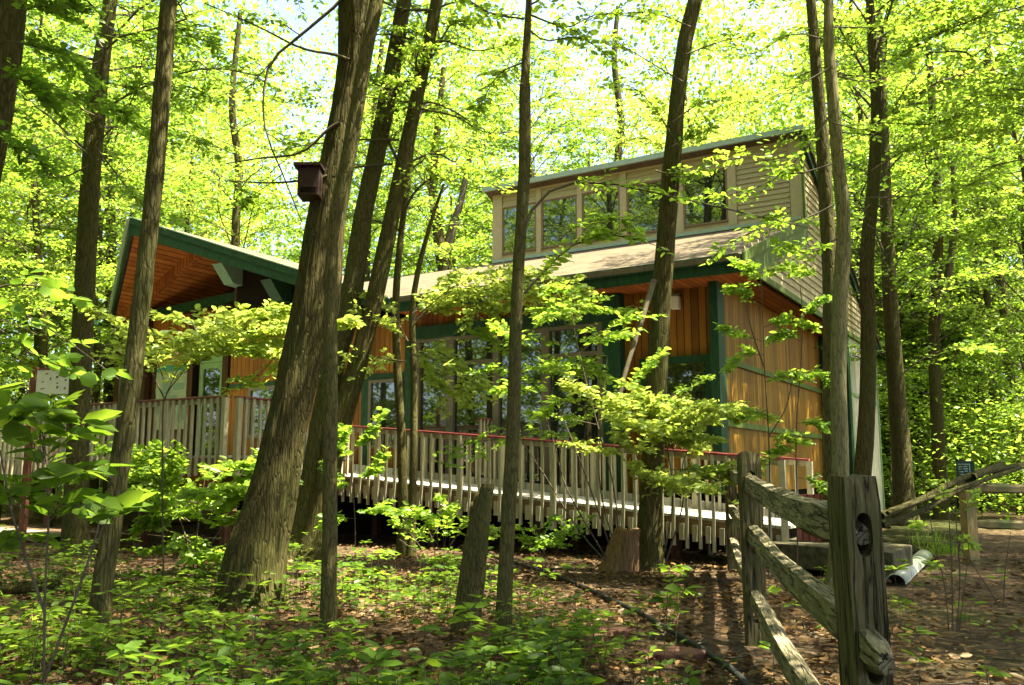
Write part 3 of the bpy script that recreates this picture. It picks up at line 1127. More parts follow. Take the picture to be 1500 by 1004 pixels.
def extend_up(path, height, bend=.35):
    """continue a trunk above the frame to the given height"""
    a, b = np.array(path[-2]), np.array(path[-1])
    d = unit(b - a)
    d[:2] *= bend
    d = unit(d)
    while path[-1][2] < height:
        path = path + [tuple(np.array(path[-1]) + d * 1.6)]
    return path


def tree(name, label, cat, pts, d, widths, height, bark='bark', crown_kw=None, leafm='leaf', group=None, seg=14, step=.25,
         ridge=0, flare=.65, seed=0, extra=None, rfreq=9, lump=.06, coarse=True):
    """a tree drawn from its trunk: pts and widths in the photograph's pixels at forward distance d"""
    path = px_path(pts, d)
    if path[0][2] > -.05:
        path[0] = (path[0][0], path[0][1], -.06)
    rad = [w / 2 * (p[2] if len(p) > 2 else d) / 1300 for w, p in zip(widths, pts)]
    if height:
        k = len(path)
        path = extend_up(path, height)
        ex = len(path) - k
        rad = rad + [rad[-1] * (1 - .85 * (i + 1) / ex) for i in range(ex)]
    t = Thing(name, label, cat, (path[0][0], path[0][1], 0), 0, group)
    me, P, rr = trunk_mesh('trunk', path, rad, seg, step, ridge, rfreq, flare, t, lump, seed)
    tk = link_mesh('trunk', me, bark, t, smooth=True)
    fol, sg = Fol(), Seg()
    if crown_kw:
        crown(fol, sg, P, seed=seed, **crown_kw)
    if extra:
        extra(fol, sg, P)
    if sg.a:
        link_mesh('limbs', sg.mesh('limbs', t, 5), 'twig', t, smooth=True)
    if fol.B:
        link_mesh('crown', fol.mesh4('crown', t) if coarse else fol.mesh('crown', t), leafm, t)
    return t, P

# ================================================================ trees that can be told apart
# the big leaning tree with the box
def big_extra(fol, sg, P):
    for q in ([(520, -25), (492, 8), (440, 52), (398, 90), (386, 140), (390, 195), (414, 255), (442, 325)],
              [(497, 180), (480, 190), (440, 224), (380, 232), (330, 240)], [(480, 258), (462, 262), (400, 268), (330, 265)],
              [(512, 88), (490, 80), (440, 70), (380, 40), (300, 5)]):
        sg.line(resample(px_path(q, 9.2), 14), .022, .006)
    for q in ([(398, 90), (360, 130), (320, 140), (270, 160)], [(390, 195), (420, 210), (450, 200)], [(386, 140), (420, 150), (470, 130)],
              [(440, 52), (400, 30), (340, 30)], [(414, 255), (380, 280), (350, 300)]):
        bough(fol, sg, px_path(q, 9.2), 9, .35, .075, 5, r0=.007)


t_big, P_big = tree('shade_tree', 'thick dark furrowed trunk leaning right, with a small red brown box on it', 'tree',
    [(366, 895), (370, 850), (378, 800), (396, 739), (417, 639), (439, 540), (462, 448), (479, 314), (506, 179), (519, 90), (527, 0), (534, -70)], 9.38,
    [90, 84, 79, 68, 57, 57, 65, 54, 47, 50, 62, 62], 17, 'bark', dict(z0=11, z1=16.5, Rm=3.6, n=22, leaf=.125), 'leaf', seg=110, step=.055,
    ridge=.014, flare=.42, seed=3, extra=big_extra, rfreq=11, lump=.05)
tree('shade_tree', 'left stem of the twin trees right behind the big leaning trunk', 'tree',
    [(446, 812), (450, 790), (458, 739), (470, 639), (488, 540), (512, 448), (533, 314), (561, 179), (577, 90), (592, 0), (600, -60)], 14.2,
    [54, 46, 42, 36, 32, 31, 27, 26, 24, 21, 20], 16, 'bark_dark', dict(z0=9, z1=15.5, Rm=3.6, n=26, leaf=.12), seg=40, step=.12, ridge=.01, seed=9)


def twin_extra(fol, sg, P):
    for q, nt in (([(590, 160), (630, 150), (668, 165), (720, 195), (770, 190)], 8), ([(600, 150), (560, 145), (500, 138)], 5),
                  ([(585, 205), (520, 205), (455, 212), (400, 222)], 6), ([(600, 157), (665, 170), (700, 190), (720, 195)], 6),
                  ([(575, 240), (500, 248), (440, 262)], 4), ([(596, 240), (640, 225), (690, 255), (740, 280)], 8),
                  ([(610, 70), (650, 60), (700, 75), (760, 60)], 9), ([(612, 60), (560, 50), (510, 62)], 5), ([(622, 20), (680, 0), (720, 20), (780, 22)], 9)):
        bough(fol, sg, px_path(q, 14.0), nt, .5, .11, 5, r0=.022)


tree('shade_tree', 'right stem of the twin trees behind the big leaning trunk, with thin side branches', 'tree',
    [(456, 808), (468, 760), (482, 690), (500, 614), (525, 530), (546, 448), (575, 314), (603, 179), (622, 90), (640, 0), (650, -60)], 14.0,
    [40, 34, 32, 32, 27, 25, 23, 20, 18, 18, 17], 15, 'bark', dict(z0=9, z1=15, Rm=3.4, n=24, leaf=.12), seg=40, step=.12, ridge=.009, seed=12, extra=twin_extra)
tree('slim_tree', 'straight slim trunk close in front of the big leaning trunk, on its right side', 'tree',
    [(482, 925), (482, 850), (483, 739), (484, 639), (484, 540), (484, 440), (490, 330), (513, 210), (534, 90), (552, 0), (560, -60)], 7.82,
    [24, 21, 20, 20, 19, 18, 17, 18, 19, 20, 20], 13, 'bark_thin', dict(z0=8, z1=12.5, Rm=2.2, n=9, leaf=.115), seg=36, step=.09, ridge=.006, seed=15)


def left_extra(fol, sg, P):
    for q, nt, dd in (([(128, 225), (80, 190), (30, 165), (-20, 150)], 14, 13), ([(140, 215), (190, 280), (215, 305), (260, 330)], 8, 14),
                      ([(135, 240), (90, 260), (40, 250), (0, 235)], 14, 13), ([(150, 90), (100, 100), (40, 90), (-10, 60)], 16, 12),
                      ([(150, 120), (190, 130), (230, 150), (300, 140)], 14, 14.5), ([(160, 40), (200, 60), (260, 50), (330, 70)], 16, 14),
                      ([(140, 170), (100, 150), (60, 120)], 12, 13.5), ([(150, 70), (120, 30), (60, 10)], 14, 13),
                      ([(145, 150), (200, 190), (260, 200), (310, 215)], 14, 13.5)):
        bough(fol, sg, px_path(q, dd), int(nt * 1.7), .75, .13, 8, r0=.016)


tree('shade_tree', 'dark straight trunk with leafy boughs beside the white notice board', 'tree',
    [(112, 815), (112, 740), (114, 640), (118, 540), (124, 420), (130, 300), (142, 150), (153, 60), (162, 0), (168, -60)], 14.5,
    [34, 31, 29, 29, 28, 27, 26, 22, 19, 18], 15, 'bark_dark', dict(z0=6.5, z1=14.5, Rm=3.8, n=36, leaf=.125), 'leaf_mid', seg=36, step=.12, ridge=.009, seed=21, extra=left_extra)
tree('slim_tree', 'slim trunk leaning right, in front of the entrance canopy', 'tree',
    [(144, 928), (150, 860), (168, 740), (184, 620), (198, 520), (214, 380), (228, 250), (238, 120), (247, 0), (252, -60)], 7.82,
    [30, 27, 25, 26, 25, 25, 24, 23, 22, 20], 12, 'bark_dark', dict(z0=6.4, z1=11.5, Rm=3.4, n=34, leaf=.12), seg=40, step=.08, ridge=.008, seed=24)


def t7_extra(fol, sg, P):
    bough(fol, sg, px_path([(764, 345), (786, 298), (830, 269), (900, 270), (1000, 292), (1090, 312), (1190, 336)], 7.2), 16, .22, .085, 4, r0=.016, t0=.35, wr=.5)
    bough(fol, sg, px_path([(768, 430), (800, 395), (842, 358), (900, 345), (968, 362)], 7.1), 16, .26, .09, 5, r0=.012, wr=.5)
    bough(fol, sg, px_path([(820, 350), (850, 330), (900, 320), (930, 335)], 7.0), 8, .2, .09, 5, r0=.006, wr=.5)
    for q in ([(770, 40), (800, 60), (850, 55), (900, 90)], [(768, 28), (720, 20), (680, 0), (640, -30)], [(772, 10), (810, -10), (860, -30)],
              [(770, 90), (730, 110), (700, 160)], [(772, 20), (830, 40), (880, 20), (960, 30)]):
        bough(fol, sg, px_path(q, 7.6), 9, .35, .085, 5, r0=.010)


tree('slim_tree', 'thin straight sapling trunk in the middle with an arching leafy branch', 'tree',
    [(735, 948), (740, 850), (746, 740), (752, 620), (755, 500), (760, 380), (768, 250), (769, 135), (769, 120), (772, 60), (775, 0), (778, -60)], 7.2,
    [24, 21, 20, 19, 18, 17, 17, 16, 13, 11, 9, 8], 9.5, 'bark_thin', dict(z0=6, z1=9.2, Rm=1.8, n=8, leaf=.1), 'leaf', seg=30, step=.08, ridge=.004, seed=27, extra=t7_extra, coarse=False)


def t9_extra(fol, sg, P):
    sg.line(resample(px_path([(898, 640, 12.0), (912, 560, 12.1), (940, 470, 12.3), (958, 412, 12.5)], 12), 12), .030, .045)
    for q in ([(985, 215), (1010, 200), (1040, 190)], [(985, 200), (960, 160), (930, 130), (890, 120)], [(1000, 120), (950, 90), (900, 60)], [(1005, 80), (1060, 60), (1120, 50)],
              [(960, 250), (1000, 260), (1030, 250)], [(1012, 40), (960, 20), (890, 20)], [(985, 180), (1030, 150), (1090, 150)]):
        bough(fol, sg, px_path(q, 12.4), 11, .5, .11, 6, r0=.014)


tree('shade_tree', 'brown trunk rising in front of the clerestory with a broken stick leaning on it', 'tree',
    [(948, 830), (952, 760), (958, 640), (964, 520), (972, 400), (982, 260), (987, 210), (993, 140), (1004, 60), (1018, 0), (1030, -60)], 12.7,
    [40, 33, 30, 29, 28, 26, 25, 23, 22, 22, 20], 14, 'bark', dict(z0=10, z1=13.5, Rm=2.0, n=5, leaf=.12), seg=40, step=.1, ridge=.009, seed=30, extra=t9_extra)


def t10_extra(fol, sg, P):
    for q, dd in (([(1218, 165), (1180, 220), (1130, 265), (1070, 285), (1010, 290)], 9.4), ([(1220, 240), (1160, 255), (1110, 230), (1060, 235)], 9.6),
                  ([(1222, 300), (1180, 320), (1130, 330), (1080, 350), (1040, 380)], 9.2), ([(1215, 100), (1160, 130), (1100, 150), (1040, 140)], 9.8),
                  ([(1215, 60), (1160, 50), (1100, 80), (1050, 70)], 10.2), ([(1218, 180), (1270, 190), (1320, 170)], 9.8), ([(1218, 110), (1280, 120), (1340, 90)], 10.2),
                  ([(1215, 40), (1290, 40), (1360, 30)], 10.6), ([(1225, 350), (1190, 370), (1150, 365)], 9.4)):
        bough(fol, sg, px_path(q, dd), 12, .42, .09, 5, r0=.010)


tree('slim_tree', 'pale winding trunk just behind the near fence post, at the corner of the house', 'tree',
    [(1220, 875), (1228, 800), (1231, 690), (1228, 560), (1231, 440), (1236, 330), (1226, 220), (1219, 130), (1214, 60), (1214, 0), (1215, -60)], 10.0,
    [26, 24, 23, 22, 22, 20, 18, 17, 15, 13, 12], 12, 'bark_pale', dict(z0=8.5, z1=11.5, Rm=1.6, n=5, leaf=.105), 'leaf', seg=36, step=.1, ridge=.006, seed=33, extra=t10_extra, coarse=False)
tree('shade_tree', 'grey brown trunk tight behind the pale winding one, against the tan gable', 'tree',
    [(1222, 830), (1218, 700), (1217, 560), (1216, 420), (1210, 300), (1204, 200), (1196, 100), (1188, 0), (1184, -60)], 12.6,
    [26, 24, 22, 21, 20, 18, 16, 14, 13], 13, 'bark_dark', dict(z0=8.5, z1=12.5, Rm=2.2, n=8, leaf=.115), 'leaf', seg=30, step=.12, ridge=.008, seed=36)


def t11_extra(fol, sg, P):
    for q, nt in (([(1272, 290), (1330, 288), (1400, 276), (1450, 268), (1505, 300)], 12), ([(1278, 200), (1330, 150), (1400, 110), (1490, 90)], 18), ([(1280, 130), (1340, 60), (1410, 30)], 16),
                  ([(1282, 90), (1240, 60), (1190, 60)], 10), ([(1276, 250), (1330, 220), (1400, 200), (1470, 190)], 18), ([(1270, 330), (1320, 350), (1390, 345), (1450, 360)], 14),
                  ([(1274, 300), (1240, 330), (1200, 330)], 8), ([(1282, 60), (1350, 20), (1450, 10)], 16), ([(1278, 180), (1380, 180), (1440, 140), (1510, 150)], 18)):
        bough(fol, sg, px_path(q, 14.6), int(nt * 1.5), .8, .125, 8, r0=.015)


tree('shade_tree', 'smooth trunk standing in front of the pale end wall, with a long level bough', 'tree',
    [(1258, 815), (1262, 720), (1270, 600), (1272, 480), (1270, 380), (1280, 260), (1284, 160), (1278, 60), (1274, 0), (1272, -60)], 15.2,
    [27, 24, 22, 21, 20, 18, 16, 14, 12, 11], 13, 'bark', dict(z0=7.2, z1=12.5, Rm=3.0, n=22, leaf=.115), 'leaf', seg=30, step=.12, ridge=.008, seed=39, extra=t11_extra)


def t13_extra(fol, sg, P):
    for q in ([(10, 60), (60, 70), (110, 90), (140, 120)], [(15, 20), (60, 10), (120, 10)], [(5, 110), (40, 120), (80, 160)], [(-10, 140), (10, 200), (50, 230), (80, 260)], [(0, 100), (60, 130), (130, 150), (190, 170)]):
        bough(fol, sg, px_path(q, 8.2), 18, .42, .10, 7, r0=.010)


tree('shade_tree', 'dark trunk leaning in at the top left edge of the picture', 'tree',
    [(-100, 860), (-85, 700), (-62, 500), (-32, 300), (-8, 180), (8, 90), (18, 0), (24, -60)], 8.6,
    [60, 54, 50, 46, 44, 42, 40, 38], 13, 'bark_dark', dict(z0=6.3, z1=12.5, Rm=3.6, n=30, leaf=.12), 'leaf_mid', seg=40, step=.12, ridge=.01, seed=42, extra=t13_extra)

# the pair of thin stems in front of the ramp
def t8_extra(fol, sg, P):
    for q, nt, dd in (([(604, 480), (640, 440), (700, 425), (770, 425), (845, 412)], 30, 13.2), ([(604, 460), (650, 415), (720, 400), (800, 402)], 30, 13.4), ([(603, 470), (660, 450), (720, 452), (770, 440)], 24, 12.9),
                      ([(602, 520), (640, 515), (680, 548)], 12, 13.5), ([(600, 540), (640, 560), (668, 585)], 10, 13.4), ([(598, 500), (560, 470), (520, 455)], 10, 14),
                      ([(596, 530), (560, 530), (525, 550)], 9, 14), ([(604, 500), (630, 545), (650, 600)], 8, 13.3), ([(700, 425), (720, 460), (720, 490)], 10, 13.1), ([(770, 425), (820, 440), (860, 430)], 16, 13)):
        for j in range(2):
            o_ = NR.normal(0, .26, 3) * np.array([1, 1.6, .6]) * (j > 0)
            bough(fol, sg, [tuple(np.array(p_) + o_ * (i_ > 0)) for i_, p_ in enumerate(px_path(q, dd))], nt, .5, .115, 6, r0=.010, rnd=.85)


tree('slim_tree', 'left of two thin stems standing together before the ramp railing', 'tree',
    [(588, 812), (590, 740), (588, 640), (582, 540), (580, 440), (588, 340), (600, 250), (606, 170)], 14.6,
    [16, 14, 13, 12, 11, 10, 8, 6], 9, 'bark_thin', dict(z0=5.2, z1=8.6, Rm=1.7, n=12, leaf=.11), 'leaf', seg=16, step=.12, seed=45)
tree('slim_tree', 'right of two thin stems before the ramp railing, with bright leaves fanning out', 'tree',
    [(602, 812), (604, 740), (606, 640), (606, 540), (604, 460), (612, 400), (630, 330), (650, 270)], 14.4,
    [13, 12, 11, 10, 9, 8, 6, 4], 0, 'bark_thin', None, 'leaf_pale', seg=16, step=.12, seed=48, extra=t8_extra, coarse=False)

# trunks of the wood right of the house
G_R = 'trees of the wood right of the house'
RW = [([(1326, 770), (1318, 640), (1308, 500), (1302, 400), (1296, 240), (1290, 60)], 22, [32, 27, 22, 20, 16, 12], 'thick dark trunk of the wood nearest to the end wall of the house'),
      ([(1380, 760), (1374, 640), (1368, 500), (1374, 380), (1370, 240), (1360, 60)], 25, [22, 18, 16, 15, 12, 9], 'forking trunk of the wood behind the stick pile'),
      ([(1446, 745), (1440, 620), (1430, 520), (1428, 420), (1440, 240), (1446, 60)], 32, [17, 14, 13, 12, 9, 7], 'dark slim trunk of the wood seen above the new fence, left of the leaning one'),
      ([(1500, 750), (1484, 600), (1474, 480), (1462, 380), (1452, 200), (1446, 40)], 29, [15, 13, 13, 12, 10, 8], 'leaning slim trunk of the wood at the right edge of the picture'),
      ([(1346, 745), (1346, 600), (1340, 470), (1344, 330), (1350, 140)], 33, [13, 12, 11, 9, 7], 'thin trunk between the thick dark one and the forking one in the wood'),
      ([(1408, 742), (1402, 560), (1404, 400), (1412, 200)], 34, [10, 9, 8, 6], 'very thin straight trunk right of the forking one in the wood'),
      ([(1464, 745), (1456, 600), (1446, 430), (1440, 250)], 31, [12, 11, 9, 7], 'thin trunk in the wood right above the new fence rails'),
      ([(1300, 745), (1298, 560), (1316, 400), (1330, 240), (1334, 60)], 35, [12, 11, 11, 9, 7], 'far slim trunk half hidden behind the house corner')]
for i, (q, d, w, lab) in enumerate(RW):
    def fork(fol, sg, P, i=i, d=d):
        if i == 1:
            sg.line(resample(px_path([(1370, 480), (1388, 410), (1398, 330), (1396, 240)], d), 10), .14, .07)
    tree('wood_tree', lab, 'tree', q, d, w, 15, 'bark' if i % 2 else 'bark_dark', dict(z0=3.2, z1=14.5, Rm=3.4, n=28, leaf=.16, ntw=12, per=7), 'leaf' if i % 3 else 'leaf_mid',
         G_R, seg=14, step=.5, seed=60 + i, extra=fork)
# trunks behind the roofs and on the left
BW = [([(652, 420), (648, 380), (640, 330), (634, 280), (640, 200), (650, 100)], 33, [22, 20, 16, 13, 11, 8], 'forked trunk seen over the roof between the twin stems and the clerestory'),
      ([(160, 640), (160, 500), (163, 380), (160, 260), (152, 140)], 30, [16, 15, 14, 12, 9], 'greyish trunk left of the entrance canopy, far behind the notice board'),
      ([(535, 420), (540, 300), (548, 180), (560, 60)], 34, [14, 12, 10, 7], 'far trunk seen between the big trunk and the twin stems'),
      ([(905, 260), (910, 180), (900, 90), (905, 10)], 36, [12, 11, 9, 6], 'far thin trunk rising behind the clerestory roof'),
      ([(345, 360), (350, 250), (340, 150), (352, 20)], 34, [13, 12, 10, 7], 'far trunk rising behind the entrance canopy'),
      ([(60, 640), (64, 500), (56, 380), (50, 240), (56, 100)], 27, [12, 11, 10, 9, 7], 'thin trunk at the left behind the white notice board')]
for i, (q, d, w, lab) in enumerate(BW):
    def fork2(fol, sg, P, i=i, d=d):
        if i == 0:
            sg.line(resample(px_path([(652, 375), (664, 330), (676, 290), (690, 220)], d), 10), .20, .1)
    q = [(q[0][0], 690 + 1755 / d)] + q
    tree('wood_tree', lab, 'tree', q, d, [w[0] * 1.1] + w, 17, 'bark', dict(z0=4.5, z1=16.5, Rm=4.2, n=44, leaf=.17, ntw=12, per=7), 'leaf' if i != 1 else 'leaf_mid',
         'trees of the wood behind the house', seg=14, step=.5, seed=80 + i, extra=fork2)


# ================================================================ background trees: three prototypes, copied
def proto(i, mat, leaf, z0, H, Rm, n):
    t = Thing('forest_tree', '', 'tree', (0, 0, 0))
    rg = random.Random(i)
    path = [(0, 0, -.1)]
    while path[-1][2] < H:
        path.append((path[-1][0] + rg.uniform(-.35, .35), path[-1][1] + rg.uniform(-.35, .35), path[-1][2] + 2))
    k = len(path)
    me, P, rr = trunk_mesh('trunk', path, [.17 * (1 - .8 * j / k) for j in range(k)], 12, .5, 0, 9, .3, t, .08, i)
    link_mesh('trunk', me, 'bark', t, smooth=True)
    f, s_ = Fol(), Seg()
    crown(f, s_, P, z0, H - .3, Rm, n, leaf, ntw=15, per=8, rise=.5, seed=200 + i, thick=.02)
    link_mesh('limbs', s_.mesh('limbs', t, 4), 'twig', t)
    link_mesh('crown', f.mesh4('crown', t), mat, t)
    return t.o


def dup(o, loc, rz, sc_, label, group, mats=None):
    c = o.copy()
    C.objects.link(c)
    c.location = loc
    c.rotation_euler = (0, 0, rz)
    c.scale = (sc_,) * 3
    props(c, label, None, group)
    for ch in o.children:
        d = ch.copy()
        C.objects.link(d)
        d.parent = c
    return c


protos = [proto(0, 'leaf', .17, 1.6, 15, 3.8, 62), proto(1, 'leaf_mid', .16, 2.5, 17, 4.2, 66), proto(2, 'leaf', .17, 1.2, 12, 3.2, 56), proto(3, 'leaf_pale', .16, 1.4, 13, 3.5, 60)]
used = set()


def put(i, x, y, sc_=1.0, label='', group=''):
    o = protos[i]
    rz = rng.uniform(0, 6.28)
    if i not in used:
        used.add(i)
        o.location, o.rotation_euler, o.scale = (x, y, 0), (0, 0, rz), (sc_,) * 3
        return props(o, label, None, group)
    return dup(o, (x, y, 0), rz, sc_, label, group)


# left of the house, behind it, right of it
LB = 'leafy background tree in the wood left of the entrance canopy'
for i, (x, y) in enumerate(((-15, 23), (-19, 27), (-24, 31), (-13.5, 29), (-21, 21), (-17.5, 33), (-28, 38), (-22, 40), (-14, 38), (-26, 25), (-33, 33), (-19, 47))):
    put((0, 1, 3, 0, 2, 3, 1, 0, 3, 2, 0, 3)[i], x, y, rng.uniform(.85, 1.2), LB, 'background trees left of the house')
BB = 'leafy background tree rising behind the roofs of the house'
for i, (s, v) in enumerate(((6, 33), (11.5, 31.5), (16, 33), (18, 31), (22, 34), (3, 38), (8, 40), (14.5, 41), (17, 42), (26, 36), (5, 48), (12, 50), (20, 46))):
    p = wp(s, v, 0)
    put((0, 3, 0, 1, 0, 3, 0, 3, 0, 2, 1, 0, 3)[i], p.x, p.y, rng.uniform(.95, 1.3), BB, 'background trees behind the house')
RB_ = 'leafy background tree deep in the wood right of the house'
for i, (x, y) in enumerate(((14.5, 25), (15.5, 34), (21, 31), (23, 37), (18, 39), (27, 31), (13, 38), (29, 41), (22, 46), (16, 47))):
    put((0, 2, 0, 3, 0, 1, 0, 2, 3, 0, 0, 2, 3)[i], x, y, rng.uniform(.8, 1.15), RB_, 'background trees right of the house')
# trees added around the viewpoint, mostly unseen, to cast shade and fill window reflections
SB = 'leafy tree added around the viewpoint to shade the scene'
protos.append(proto(4, 'leaf', .17, 6.0, 15, 4.4, 60))
protos.append(proto(5, 'leaf', .16, 6.0, 14, 4.4, 36))
for i, (x, y, k) in enumerate(((6.8, 1.0, 4), (4.7, 4.5, 5), (-1.0, -1.0, 4), (11.2, 17.2, 4), (10.5, 2.0, 4), (3.2, -1.2, 4), (5.5, -3.5, 4), (11.5, 6.8, 4), (-2, -4, 4), (15, 12.5, 1),
        (-7.5, 2.5, 4), (-10, 8, 4), (-14, 12, 0), (-12, 2, 3), (-18, 6, 1), (-17, -3, 0), (-9, -5, 1), (-22, 1, 0), (-20, 13, 3), (-25, 8, 2), (-16, 1.5, 2), (14.5, 5, 1))):
    put(k, x, y, rng.uniform(.95, 1.15), SB, 'trees around the viewpoint')

# ================================================================ far wood and undergrowth (stuff)
def far_wood():
    f = Fol()
    n = 10500
    ang = np.concatenate([NR.uniform(-.85, .85, int(n * .8)), NR.uniform(-2.6, -.85, int(n * .2))])
    rad = np.where(ang > -.85, np.sqrt(NR.uniform(42 ** 2, 76 ** 2, len(ang))), np.sqrt(NR.uniform(26 ** 2, 44 ** 2, len(ang))))
    z = NR.uniform(0, 1, len(ang)) ** 1.1 * 30 + .4
    # the canopy is open towards the clearing over the roofs
    hole = ((ang > -.27) & (ang < -.19)) | ((ang > .0) & (ang < .17))
    ok = ~(hole & (z > .30 * rad) & (NR.random(len(ang)) < .75))
    ang, rad, z = ang[ok], rad[ok], z[ok]
    c = np.stack([np.sin(ang) * rad, np.cos(ang) * rad, z], 1)
    m = 62
    k = len(c) * m
    sp = NR.uniform(.8, 1.7, (len(c), 1, 1))
    B = (c[:, None] + NR.normal(0, 1, (len(c), m, 3)) * sp * np.array([1, 1, .55])).reshape(k, 3)
    B[:, 2] = np.maximum(B[:, 2], .1)
    L = NR.uniform(.2, .4, k)
    f.add(B, NR.normal(0, 1, (k, 3)) + np.array([0, 0, -.4]), NR.normal(0, .6, (k, 3)) + np.array([0, 0, 1.]), L, L * .62)
    props(link_mesh('far_wood', f.mesh4('far_wood'), 'leaf'), kind='stuff')


far_wood()


def undergrowth():
    f = Fol()
    cs = []
    while len(cs) < 1250:
        x, y = rng.uniform(-32, 32), rng.uniform(15, 44)
        s = x * UX + y * UY
        v = x * VX + y * VY
        if 2.0 < s < 29 and 9 < v < 28.5:
            continue
        if abs(x) < 6 and y < 24:
            continue
        if x > 4 and y < 19 + rng.uniform(0, 5):
            continue
        if x < -8 and y < 21:
            continue
        cs.append((x, y, rng.uniform(.3, 4.6 if x > 6 and y > 23 else 2.6)))
    c = np.array(cs)
    m = 130
    k = len(c) * m
    B = (c[:, None] + NR.normal(0, 1, (len(c), m, 3)) * np.array([.75, .75, .35])).reshape(k, 3)
    B[:, 2] = np.abs(B[:, 2]) + .05
    L = NR.uniform(.09, .19, k)
    f.add(B, NR.normal(0, 1, (k, 3)) * np.array([1, 1, .4]), NR.normal(0, .35, (k, 3)) + np.array([0, 0, 1.]), L, L * .6)
    props(link_mesh('undergrowth', f.mesh4('undergrowth'), 'leaf'), kind='stuff')


undergrowth()


# ================================================================ shrubs and saplings near the house
def shrub(name, label, cat, base, stems, boughs, d, leaf, mat, per=6, twl=.4, r=.012, group=None, wr=.55, bark='twig', rnd=.85, dens=1.5, rep=1):
    p = gr(*base) if len(base) == 2 else Vector(base)
    t = Thing(name, label, cat, (p.x, p.y, 0), 0, group)
    f, sg = Fol(), Seg()
    for q in stems:
        sg.line(resample(px_path(q, d), 16), r, r * .45)
    for q, nt in boughs * rep:
        q = px_path(q, d)
        if rep > 1:
            j = NR.normal(0, .27, (2, 3)) * np.array([1, 1.6, .5])
            q = [tuple(np.array(p_) + (j[0] if i_ else j[0] * .3) + j[1] * (i_ / len(q))) for i_, p_ in enumerate(q)]
        bough(f, sg, q, max(1, int(nt * dens)), twl, leaf * 1.12, per, r0=r * .45, wr=wr, rnd=rnd)
    link_mesh('stem', sg.mesh('stem', t, 5), bark, t, smooth=True)
    link_mesh('foliage', f.mesh('foliage', t), mat, t)
    return t


shrub('dogwood_sapling', 'forked sapling with flat tiers of bright leaves before the entrance deck', 'sapling', (240, 857),
    [[(240, 860), (238, 760), (238, 640), (241, 585), (262, 553), (300, 508), (335, 488)], [(241, 585), (222, 545), (206, 515), (190, 500)], [(300, 508), (285, 480), (280, 470)]],
    [([(262, 553, 10.4), (320, 505, 10.2), (390, 492, 10), (462, 470, 9.8)], 26), ([(300, 508, 10.6), (350, 488, 10.9), (410, 482, 11), (450, 490, 11)], 22), ([(241, 585), (270, 530), (330, 512), (380, 520)], 16),
     ([(222, 545), (205, 505), (165, 482), (140, 470)], 12), ([(285, 480), (330, 470), (390, 470), (440, 460)], 18), ([(230, 540), (250, 500), (290, 480), (330, 478)], 16), ([(420, 500, 10), (400, 540, 10), (370, 560, 10)], 5)],
    10.5, .10, 'leaf_pale', 6, .38, dens=1.2, rep=2)
shrub('spicebush', 'many stemmed green shrub rising in front of the storefront windows', 'shrub', (905, 838),
    [[(905, 838), (880, 760), (842, 655), (805, 570), (770, 505)], [(908, 838), (900, 720), (872, 610), (850, 525), (838, 465)], [(900, 838), (832, 720), (812, 650), (790, 590)], [(912, 838), (880, 720), (880, 620), (890, 520)],
     [(903, 838), (850, 780), (800, 700), (760, 640)]],
    [([(842, 655), (800, 620), (750, 610), (715, 620)], 16), ([(805, 570), (770, 550), (730, 550)], 16), ([(790, 520), (750, 500), (720, 480)], 16), ([(838, 480), (870, 455), (920, 450), (950, 455)], 18), ([(850, 525), (900, 500), (945, 490)], 16),
     ([(838, 500), (800, 480), (760, 470)], 18), ([(872, 610), (920, 590), (960, 560)], 14), ([(860, 560), (820, 540), (780, 545)], 16), ([(880, 620), (840, 600), (800, 640)], 12), ([(850, 540), (880, 530), (910, 545)], 14),
     ([(780, 640), (740, 650), (715, 690)], 8), ([(838, 465), (810, 450), (770, 455)], 16)],
    12.2, .10, 'leaf', 6, .42, dens=.6, rep=2)
shrub('spicebush', 'sunlit pale green bush spilling over the lower end of the ramp railing', 'shrub', (975, 835),
    [[(968, 835), (985, 740), (978, 660), (960, 610), (930, 590)], [(972, 835), (1000, 740), (1000, 680), (1020, 640)], [(965, 835), (950, 740), (930, 660), (900, 620)]],
    [([(978, 660), (940, 625), (890, 610)], 26), ([(978, 650), (1010, 610), (1058, 622)], 26), ([(985, 670), (1020, 645), (1064, 655)], 26), ([(975, 690), (1010, 690), (1050, 690)], 20), ([(960, 640), (935, 615), (880, 600)], 20),
     ([(960, 650), (985, 610), (1020, 608)], 18), ([(930, 660), (890, 650), (860, 640)], 16), ([(985, 720), (960, 720), (930, 700)], 12), ([(1000, 700), (1030, 710), (1060, 690)], 14), ([(950, 640), (940, 600), (920, 585)], 12)],
    11.6, .10, 'leaf_pale', 5, .38, dens=.85, rep=3)
shrub('dogwood_sapling', 'tall thin sapling with sparse leaf whorls in front of the side wall', 'sapling', (1126, 850),
    [[(1126, 850), (1128, 740), (1126, 640), (1120, 540), (1116, 430), (1110, 380)], [(1120, 540), (1100, 480), (1090, 430)], [(1126, 640), (1150, 600), (1160, 560)]],
    [([(1116, 450), (1090, 430), (1070, 425)], 9), ([(1118, 480), (1150, 470), (1190, 480)], 10), ([(1120, 520), (1090, 520), (1068, 540)], 8), ([(1122, 560), (1150, 550), (1180, 555)], 9), ([(1112, 400), (1140, 395), (1180, 400)], 10),
     ([(1116, 430), (1100, 400), (1080, 385)], 9), ([(1124, 600), (1100, 610), (1075, 612)], 9), ([(1126, 640), (1155, 640), (1185, 650)], 8), ([(1127, 680), (1105, 690), (1085, 700)], 7), ([(1118, 500), (1080, 490), (1060, 480)], 8)],
    11.2, .085, 'leaf', 5, .26, .011)
